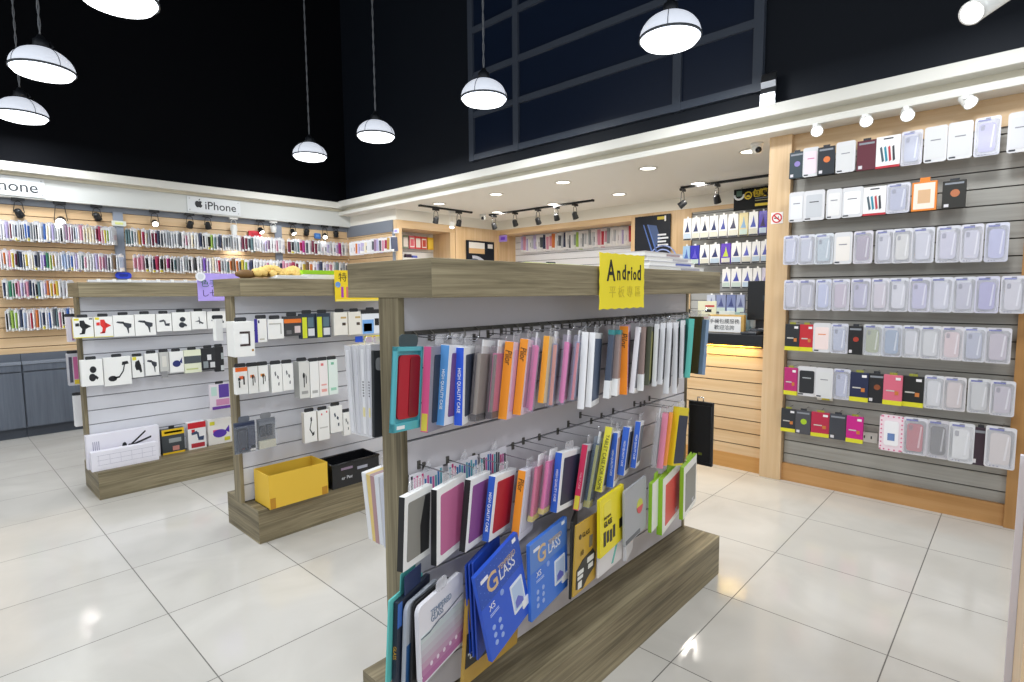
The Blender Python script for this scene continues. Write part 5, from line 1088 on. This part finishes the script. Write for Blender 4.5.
for k in range(5):
    o = thing('leaflet', 'pale mint leaflet behind the counter sign, %s toward the monitor' % ORD[k], 'leaflet', (4.50+.03*k, onX(4.5, 719+3.5*k, 320).y, ct), -PI/2+.3, 'leaflets behind the counter sign'); bx(card(('E4EDE8', 'B4D4D0', 'DCE6E2', '9AB4BC', 'E8ECEA')[k]), 0, .12, 0, .004, 0, .17-.008*k).obj('sheet', o); bx(card('7AA0A4'), .01, .1, -.001, .0004, .02, .04).obj('printed_band', o)
for k, (y, x, lb) in enumerate(((1.54, 4.40, 'lower'), (1.50, 4.46, 'upper'))):
    o = thing('bagged_gadget', 'silver wrapped gadget on the counter before the monitor, %s one' % lb, 'gadget', (x-.06, y, ct+.022*k), .3*k); bx(M('33363C', .3), -.05, .05, -.06, .06, 0, .02, bev=.006).obj('body', o); bx(M('D4D6DA', .2, .5, .6), -.045, .045, -.055, .0, .02, .021).obj('foil_label', o)
# no smoking tag on the wood pillar
p = onX(4.283, 777, 218)
t = thing('no_smoking_sign', 'red no smoking sticker on the wood pillar', 'sign', p, -PI/2)
bx(M('F1EDE8', .45), -.052, .052, -.001, .001, -.052, .052).obj('sticker', t); MB().mat(M('CE2028', .45)).prism(arcband(0, 0, .034, .045, 0, 359, 28), -.003, -.0005, 'xz').obj('red_ring', t)
MB().mat(M('CE2028', .45)).prism([(-.030, .022), (-.022, .030), (.030, -.022), (.022, -.030)], -.003, -.0005, 'xz').obj('red_bar', t); bx(M('2A2624', .5), -.024, .016, -.0022, -.0005, -.006, .004).obj('cigarette', t); bx(M('2A2624', .5), .010, .014, -.0022, -.0005, .006, .018).obj('smoke_mark', t)
t.scale = (.78, 1, .78)
# ------------------------------------------------------------------ right slat wall
def mixh(a, b, f): return ''.join('%02X' % round(int(a[i:i+2], 16)*(1-f)+int(b[i:i+2], 16)*f) for i in (0, 2, 4))
def wall_pack(label, group, xl, xr, yt, yb, kind, c, c2=None, v=4.20):
    a, b = onX(v, xl, yt), onX(v, xl, yb); d = onX(v, xr, yb); W = abs(a.y-d.y); h = a.z-b.z
    o = thing('carded_phone_case', label, 'phone case', (v+random.uniform(-.01, .01), a.y, b.z), -PI/2+random.uniform(-.06, .10), group)
    if kind == 'clear':
        c, c2 = mixh(c, 'DDDDE0', .5), mixh(c2, 'D6D6DA', .35)
        MB().mat(M(c, .3)).plate(0, W, 0, h, .006, .010, .012).obj('backing_card', o)
        MB().mat(M(c2 or 'BDB8D4', .25)).plate(W*.17, W*.83, h*.10, h*.84, .002, .012, .018).obj('phone_case', o)
        MB().mat(film('ECECF2', .25)).plate(W*.05, W*.95, h*.03, h*.93, -.006, .006, .016).obj('blister', o)
        bx(card(random.choice(['6A70B0', '7C82BC', '5A62A8'])), W*.12, W*.6, .0045, .0062, h*.90, h*.945).obj('header_strip', o)
        bx(card('6E7078'), W*.40, W*.60, .004, .0062, h*.955, h*.972).obj('hang_slot', o)
        if int(xl) % 2: MB().mat(card(mixh(c2, '4A4A5A', .45))).plate(W*.24, W*.40, h*.66, h*.80, .0012, .003, .006).obj('camera_hole', o)
        MB().mat(card(mixh(c2, 'F4F4F8', .6))).prism([(W*.62, h*.2), (W*.70, h*.2), (W*.78, h*.78), (W*.72, h*.78)], .0012, .003, 'xz').obj('painted_glint', o)  # light streak painted as a glint on the case
        for k in range(3): bx(card('8A8AA0'), W*(.18+.12*k), W*(.24+.12*k), .0045, .0062, h*.03, h*.055).obj('small_mark', o)
    elif kind == 'white':
        MB().mat(M('D9D8DA', .3)).plate(0, W, 0, h, 0, .014, .014).obj('box', o); MB().mat(M(c, .4)).plate(W*.12, W*.88, h*.10, h*.86, -.0012, .0004, .01).obj('printed_panel', o)
        bx(card(c2 or '8A8A92'), W*.28, W*.72, -.002, -.0008, h*.60, h*.63).obj('printed_line', o); bx(card('3A3C42'), W*.08, W*.34, -.002, .0004, h*.04, h*.08).obj('small_mark', o)
    elif kind == 'pouch':
        bx(card(c), 0, W, 0, .022, 0, h*.93, bev=.003).obj('box', o); bx(card(c2 or 'DCD62E'), -.0008, W+.0008, -.0012, .02, .0, h*.14).obj('yellow_foot', o)
        bx(card('9A9A3A'), W*.3, W*.7, .008, .012, h*.9, h*1.0).obj('hang_tab', o); bx(card('C8783A'), W*.62, W*.82, -.0012, .0004, h*.32, h*.44).obj('printed_picture', o); bx(card('C8C4BC'), W*.15, W*.6, -.0012, .0004, h*.42, h*.46).obj('printed_line', o); bx(card('ECE8EA'), W*.64, W*.9, -.0016, .0004, h*.78, h*.86).obj('price_sticker', o)
    elif kind == 'dark':
        bx(card(c), 0, W, 0, .02, 0, h*.93, bev=.003).obj('box', o); bx(card('2E3036'), W*.3, W*.7, .008, .012, h*.9, h).obj('hang_tab', o)
        if c2: MB().mat(card(c2)).prism(disc(W*.55, h*.5, W*.2), -.0012, .0004, 'xz').obj('printed_circle', o)
        bx(card('D8D4D8'), W*.1, W*.3, -.0012, .0004, h*.05, h*.15).obj('price_sticker', o); bx(card('8A8E96'), W*.1, W*.9, -.001, .0004, h*.80, h*.86).obj('head_print', o)
    elif kind == 'phones':
        bx(card('EFEDEC'), 0, W, 0, .016, 0, h*.96, bev=.002).obj('box', o); bx(card('B8303A'), 0, W, -.001, .016, 0, h*.07).obj('red_foot', o)
        for k, cc in enumerate(('4A5A64', '2E8AA0', 'B83A44', '3A3A40')):
            MB().mat(card(cc)).prism([(W*(.16+.17*k), h*.62-.0*k), (W*(.24+.17*k), h*.66), (W*(.36+.15*k), h*.22), (W*(.27+.15*k), h*.18)], -.0014-.0002*k, .0004, 'xz').obj('printed_phone', o)
        bx(card('3A3A3E'), W*.3, W*.7, -.001, .0004, h*.86, h*.9).obj('head_print', o)
    elif kind == 'orange':
        bx(card('E8862E'), 0, W, 0, .022, 0, h*.97, bev=.002).obj('box', o); bx(card('EFE3D4'), W*.08, W*.92, -.0012, .0004, h*.06, h*.92).obj('printed_panel', o); bx(card('D8B088'), W*.25, W*.75, -.0016, -.001, h*.25, h*.7).obj('printed_picture', o)
        bx(card('E8862E'), W*.3, W*.7, .008, .012, h*.96, h+.02).obj('hang_tab', o)
    elif kind == 'polka':
        MB().mat(M('F0DCE4', .35)).plate(0, W, 0, h, 0, .012, .02).obj('backing_card', o)
        mm = MB().mat(card('DC6C94'))
        for k in range(26):
            s_ = k/26*2*(W+h); e = .010
            x, z = (s_, e) if s_ < W else (W-e, s_-W) if s_ < W+h else (2*W+h-s_, h-e) if s_ < 2*W+h else (e, 2*(W+h)-s_)
            mm.prism(disc(min(W-.008, max(.008, x)), min(h-.008, max(.008, z)), .005, 8), -.0012, .0004, 'xz')
        mm.obj('printed_dot', o); MB().mat(M('F4F2F4', .3)).plate(W*.2, W*.8, h*.16, h*.84, -.004, .001, .014).obj('phone_case', o); bx(card('6A86B8'), W*.35, W*.65, -.005, -.0035, h*.3, h*.5).obj('printed_block', o)
    MB().mat(CH).tube([(W*.5, .008, h*.965), (W*.5, 4.34-v, h*.965)], .0025, 5).obj('hook_rod', o)  # straight chrome hook rod added between pack and wall
    return o
RWS = [('top row', (789, 151, 179), (1000, 115, 154.5), [(789.5, 803, 'dark', '2E3C44', '8A7AB8', 'dark green pack with slanted phone print'), (803.5, 818, 'white', 'EBD9E2', 'C86A9A', 'white and pink pack'), (818.5, 834, 'dark', '22272E', 'D8743A', 'black pack with orange spot'), (836.5, 854.5, 'white', 'D6D6D6', None, 'first all white pack'), (857.5, 875, 'dark', '5E2230', None, 'maroon pack'), (876.5, 899, 'phones', '', None, 'white pack showing several phones'), (901.5, 921, 'clear', 'D6D4E2', '8C92B4', 'clear lilac pack'), (925, 946, 'white', 'D8D8D8', None, 'second all white pack'), (949, 971.5, 'white', 'D8D8D8', None, 'third all white pack'), (975.5, 999, 'clear', 'DCDAEE', '8A86C0', 'clear lilac pack with camera hole'), (1009, 1032, 'white', 'D4D4D8', None, 'white pack at the picture edge')]),
 ('second row', (789, 193, 222.5), (943, 179.5, 209), [(789.5, 803.5, 'white', 'E4E4E6', None, 'first white pack'), (804.5, 824, 'white', 'C6C8CC', '3A3A40', 'silver and black pack'), (827, 841, 'white', 'E6E4E2', None, 'second white pack'), (842, 862, 'white', 'F2F2F2', '6A6A70', 'pack with drawn phone outline'), (863.5, 885, 'phones', '', None, 'white pack showing several phones'), (887, 909, 'clear', 'D4D4E4', '9498BC', 'clear lilac pack'), (912.5, 936, 'orange', '', None, 'orange framed pack'), (943, 965, 'dark', '26241F', 'B8704A', 'black pack with orange circle')]),
 ('third row', (784, 236, 265), (1000, 222.5, 262), [(784, 797.5, 'clear', 'CFD0E2', 'B4B8D4', None), (798.5, 814, 'clear', 'D2D2DE', 'B0B2C8', None), (815, 832.5, 'clear', 'D0D6DE', '9AAEBC', 'silvery'), (834.5, 851.5, 'white', 'E8E2DC', None, 'beige'), (854, 872, 'clear', 'CFC8D4', '7C6A86', 'dark mauve'), (875.5, 892.5, 'clear', 'D2D1DC', 'BEBCCC', None), (893.5, 911.5, 'clear', 'D6D5DC', 'CCCAC4', None), (912.5, 933, 'clear', 'D4D2DE', 'C2C0D0', None), (937, 959, 'clear', 'D2D1DC', 'BCB8D0', None), (961.5, 982, 'clear', 'D2D0DE', 'BAB8CE', None), (986, 1007.5, 'clear', 'D2D2EC', 'A6A8DC', 'bright lilac blue')]),
 ('fourth row', (784, 280, 310), (1000, 276, 313.5), [(784, 797.5, 'clear', 'D2D0DC', 'B4B2C8', None), (798.5, 813.5, 'clear', 'D2D0DC', 'A8A6BC', None), (816.5, 830.5, 'clear', 'CED2EA', 'A8B0DC', 'pale blue'), (832, 848.5, 'clear', 'D0CCDA', 'B09CB4', None), (851, 869.5, 'clear', 'CECCDC', '9A96BC', None), (872, 888, 'clear', 'D2CEDA', 'C0B4C4', None), (889, 907.5, 'clear', 'D8D6E0', 'D0CEDA', 'palest'), (909.5, 929.5, 'clear', 'CECDE0', 'A6A2CC', None), (930.5, 951.5, 'clear', 'D4D2E0', 'C4C2D6', None), (953.5, 974.5, 'clear', 'D0CEDA', 'AAA6BE', None), (976, 998, 'clear', 'CAC8E4', '8E88C8', 'deep lilac'), (1001.5, 1025, 'clear', 'D6D4DE', 'C8C4D0', 'last, at the wood post,')]),
 ('fifth row', (785, 322, 350), (1000, 328, 364), [(785.5, 799, 'pouch', '26282C', None, 'black and yellow box'), (800, 812.5, 'pouch', 'C02A34', None, 'red and yellow box'), (813.5, 830, 'white', 'F0DCD8', 'E8905A', 'white pack with pink blossom'), (831.5, 847.5, 'clear', 'CFD0E0', '9CA4C4', 'clear blue pack'), (849, 862, 'dark', '1C1C1E', 'A83A2A', 'black box with red spot'), (863.5, 881.5, 'clear', 'CCCED0', '7E8A5A', 'clear pack with yellow green case'), (882.5, 901, 'clear', 'C8CCDA', '6A84A8', 'clear pack with blue case'), (902.5, 919.5, 'clear', 'D2D2D8', 'C4C4CC', 'pale clear pack after the blue one'), (920.5, 940, 'clear', 'D6D6DA', 'CACACC', 'pale clear pack before the pinkish one'), (941.5, 962, 'clear', 'D8CED4', 'D4B4B8', 'pinkish clear pack'), (963.5, 984.5, 'clear', 'CFCEDA', '9A9EBC', 'grey blue clear pack'), (986, 1010, 'clear', 'CFC9D2', 'AE9EB0', 'mauve clear pack at the row end')]),
 ('sixth row', (785, 365, 394), (1000, 380.5, 416), [(785, 797, 'pouch', 'B82A70', None, 'magenta and yellow box'), (797.5, 815.5, 'white', '2A2C30', 'B8BCC0', 'white pack with black phone screen'), (816.5, 832.5, 'white', 'D8D8D8', None, 'white pack'), (833.5, 849.5, 'clear', 'CACCDE', 'A2A8CC', 'clear blue pack'), (850.5, 867.5, 'pouch', '232A4A', None, 'navy and yellow box'), (868.5, 883.5, 'dark', '1E1E22', '8A4A2A', 'black box with orange spot'), (881.5+2.5, 901.5, 'pouch', 'D86A80', None, 'pink and yellow box'), (902.5, 922.5, 'pouch', '1E1F1E', None, 'black and yellow box'), (924.5, 943, 'clear', 'DCDCDE', 'D4D4D8', 'whitish clear pack after the yellow footed boxes'), (944, 965, 'clear', 'D8CFCF', 'D0BCBA', 'pinkish clear pack'), (968.5, 990, 'clear', 'D6D6D8', 'C6C6C8', 'pale grey clear pack'), (991, 1014, 'clear', 'D2CED6', 'B4A8B8', 'mauve clear pack at the row end')]),
 ('lowest row', (781, 406.5, 431), (1000, 430, 466), [(781, 794.5, 'pouch', '2E3036', None, 'black and yellow box'), (795.5, 810, 'dark', '4A4A50', 'A8C82A', 'dark grey box with green spot'), (811.5, 828.5, 'pouch', 'B82A48', None, 'red and yellow box'), (829.5, 845.5, 'dark', '3E4048', None, 'plain dark grey box'), (847, 862.5, 'pouch', 'C81E86', None, 'magenta and yellow box'), (880, 902.5, 'polka', '', None, 'pink polka dot bordered pack'), (903.5, 926, 'clear', 'DAD8E0', 'A81E2E', 'clear pack with red wallet case'), (927.5, 948, 'clear', 'C4BCC4', '2A2628', 'clear pack with dark brown case'), (949.5, 973, 'clear', 'DCDADE', 'E8E8E8', 'clear pack with white case'), (973.5, 986.5, 'dark', '3A2A36', None, 'dark plum box'), (986, 1014.5, 'clear', 'DCD8DC', 'D6C8C4', 'big whitish pack in front of the wood post')])]
for rn, (xa, ta, ba), (xb, tb, bb), items in RWS:
    n = 0
    for xl, xr, kind, c, c2, lb in items:
        f = (xl-xa)/(xb-xa); yt, yb = ta+(tb-ta)*f, ba+(bb-ba)*f
        if kind == 'polka' or (rn == 'lowest row' and xl > 880): yt -= 3; yb += 3
        if lb is None: L_ = ordw(n)+' plain clear lilac pack from the wood pillar, '+rn+' of right wall'; n += 1
        elif rn in ('third row', 'fourth row'): L_ = lb+' clear pack, '+rn+' from the top of right wall' if kind == 'clear' else lb+' pack, '+rn+' from the top of right wall'
        else: L_ = lb+', '+rn+' of the right slat wall'
        v = 4.20 if rn != 'lowest row' or xl < 986 else 4.17
        wall_pack(L_, 'phone case packs in the '+rn+' of the right wall', xl, xr, yt, yb, kind, c, c2, v)
for (px, py, lb) in ((825, 397.5, 'small yellow and white label under the sixth row of the right wall'),):
    p = onX(4.335, px, py); t = thing('price_label', lb, 'label', p, -PI/2); bx(M('E8E4D8', .5), -.05, .05, -.003, .003, -.02, .02).obj('plate', t); bx(M('D8CC3A', .5), -.02, .03, -.004, -.0025, -.018, -.002).obj('yellow_print', t)  # price label fixed to the slat wall
p = onX(4.337, 868, 437); t = thing('power_socket', 'white wall socket in the lowest row of the right wall', 'socket', p, -PI/2)
bx(M('E6E4DE', .4), -.055, .055, -.006, .002, -.035, .035, bev=.002).obj('plate', t)
for dx in (-.02, .02): bx(M('3A3A3C', .4), dx-.004, dx+.004, -.0065, -.005, -.010, .010).obj('slot', t)
# counter edge at the right picture border
t = thing('display_counter', 'wood counter end with white edge at the right picture border', 'counter', (2.36, -.012, 0))
bx(M('E4E2EC', .35), 0, .02, -.02, 0, 0, .883, bev=.002).obj('white_edge', t); bx(WM['Z'], -.9, 0.019, -.60, -.0205, .0, .883).obj('carcass', t)
# printed letters become plain meshes
bpy.context.view_layer.update()
dg = bpy.context.evaluated_depsgraph_get(); _tm = {}
for o in [o for o in S.objects if o.type == 'FONT']:
    c = o.data; k = (c.body, round(c.size, 4), c.align_x, c.materials[0].name, c.shear, round(c.offset, 4))
    if k not in _tm: _tm[k] = bpy.data.meshes.new_from_object(o.evaluated_get(dg))
    nm = o.name.split('.')[0]
    n = bpy.data.objects.new(nm, _tm[k]); COL.objects.link(n); n.parent = o.parent; n.matrix_local = o.matrix_local.copy()
    bpy.data.objects.remove(o)
vs = S.view_settings; S.display_settings.display_device = 'sRGB'
vs.view_transform = 'Standard'; vs.look = 'None'; vs.exposure = EXPO; vs.gamma = 1; vs.use_curve_mapping = False
S.cycles.use_denoising = True
S.cycles.max_bounces = 8; S.cycles.transparent_max_bounces = 12; S.cycles.sample_clamp_indirect = 8
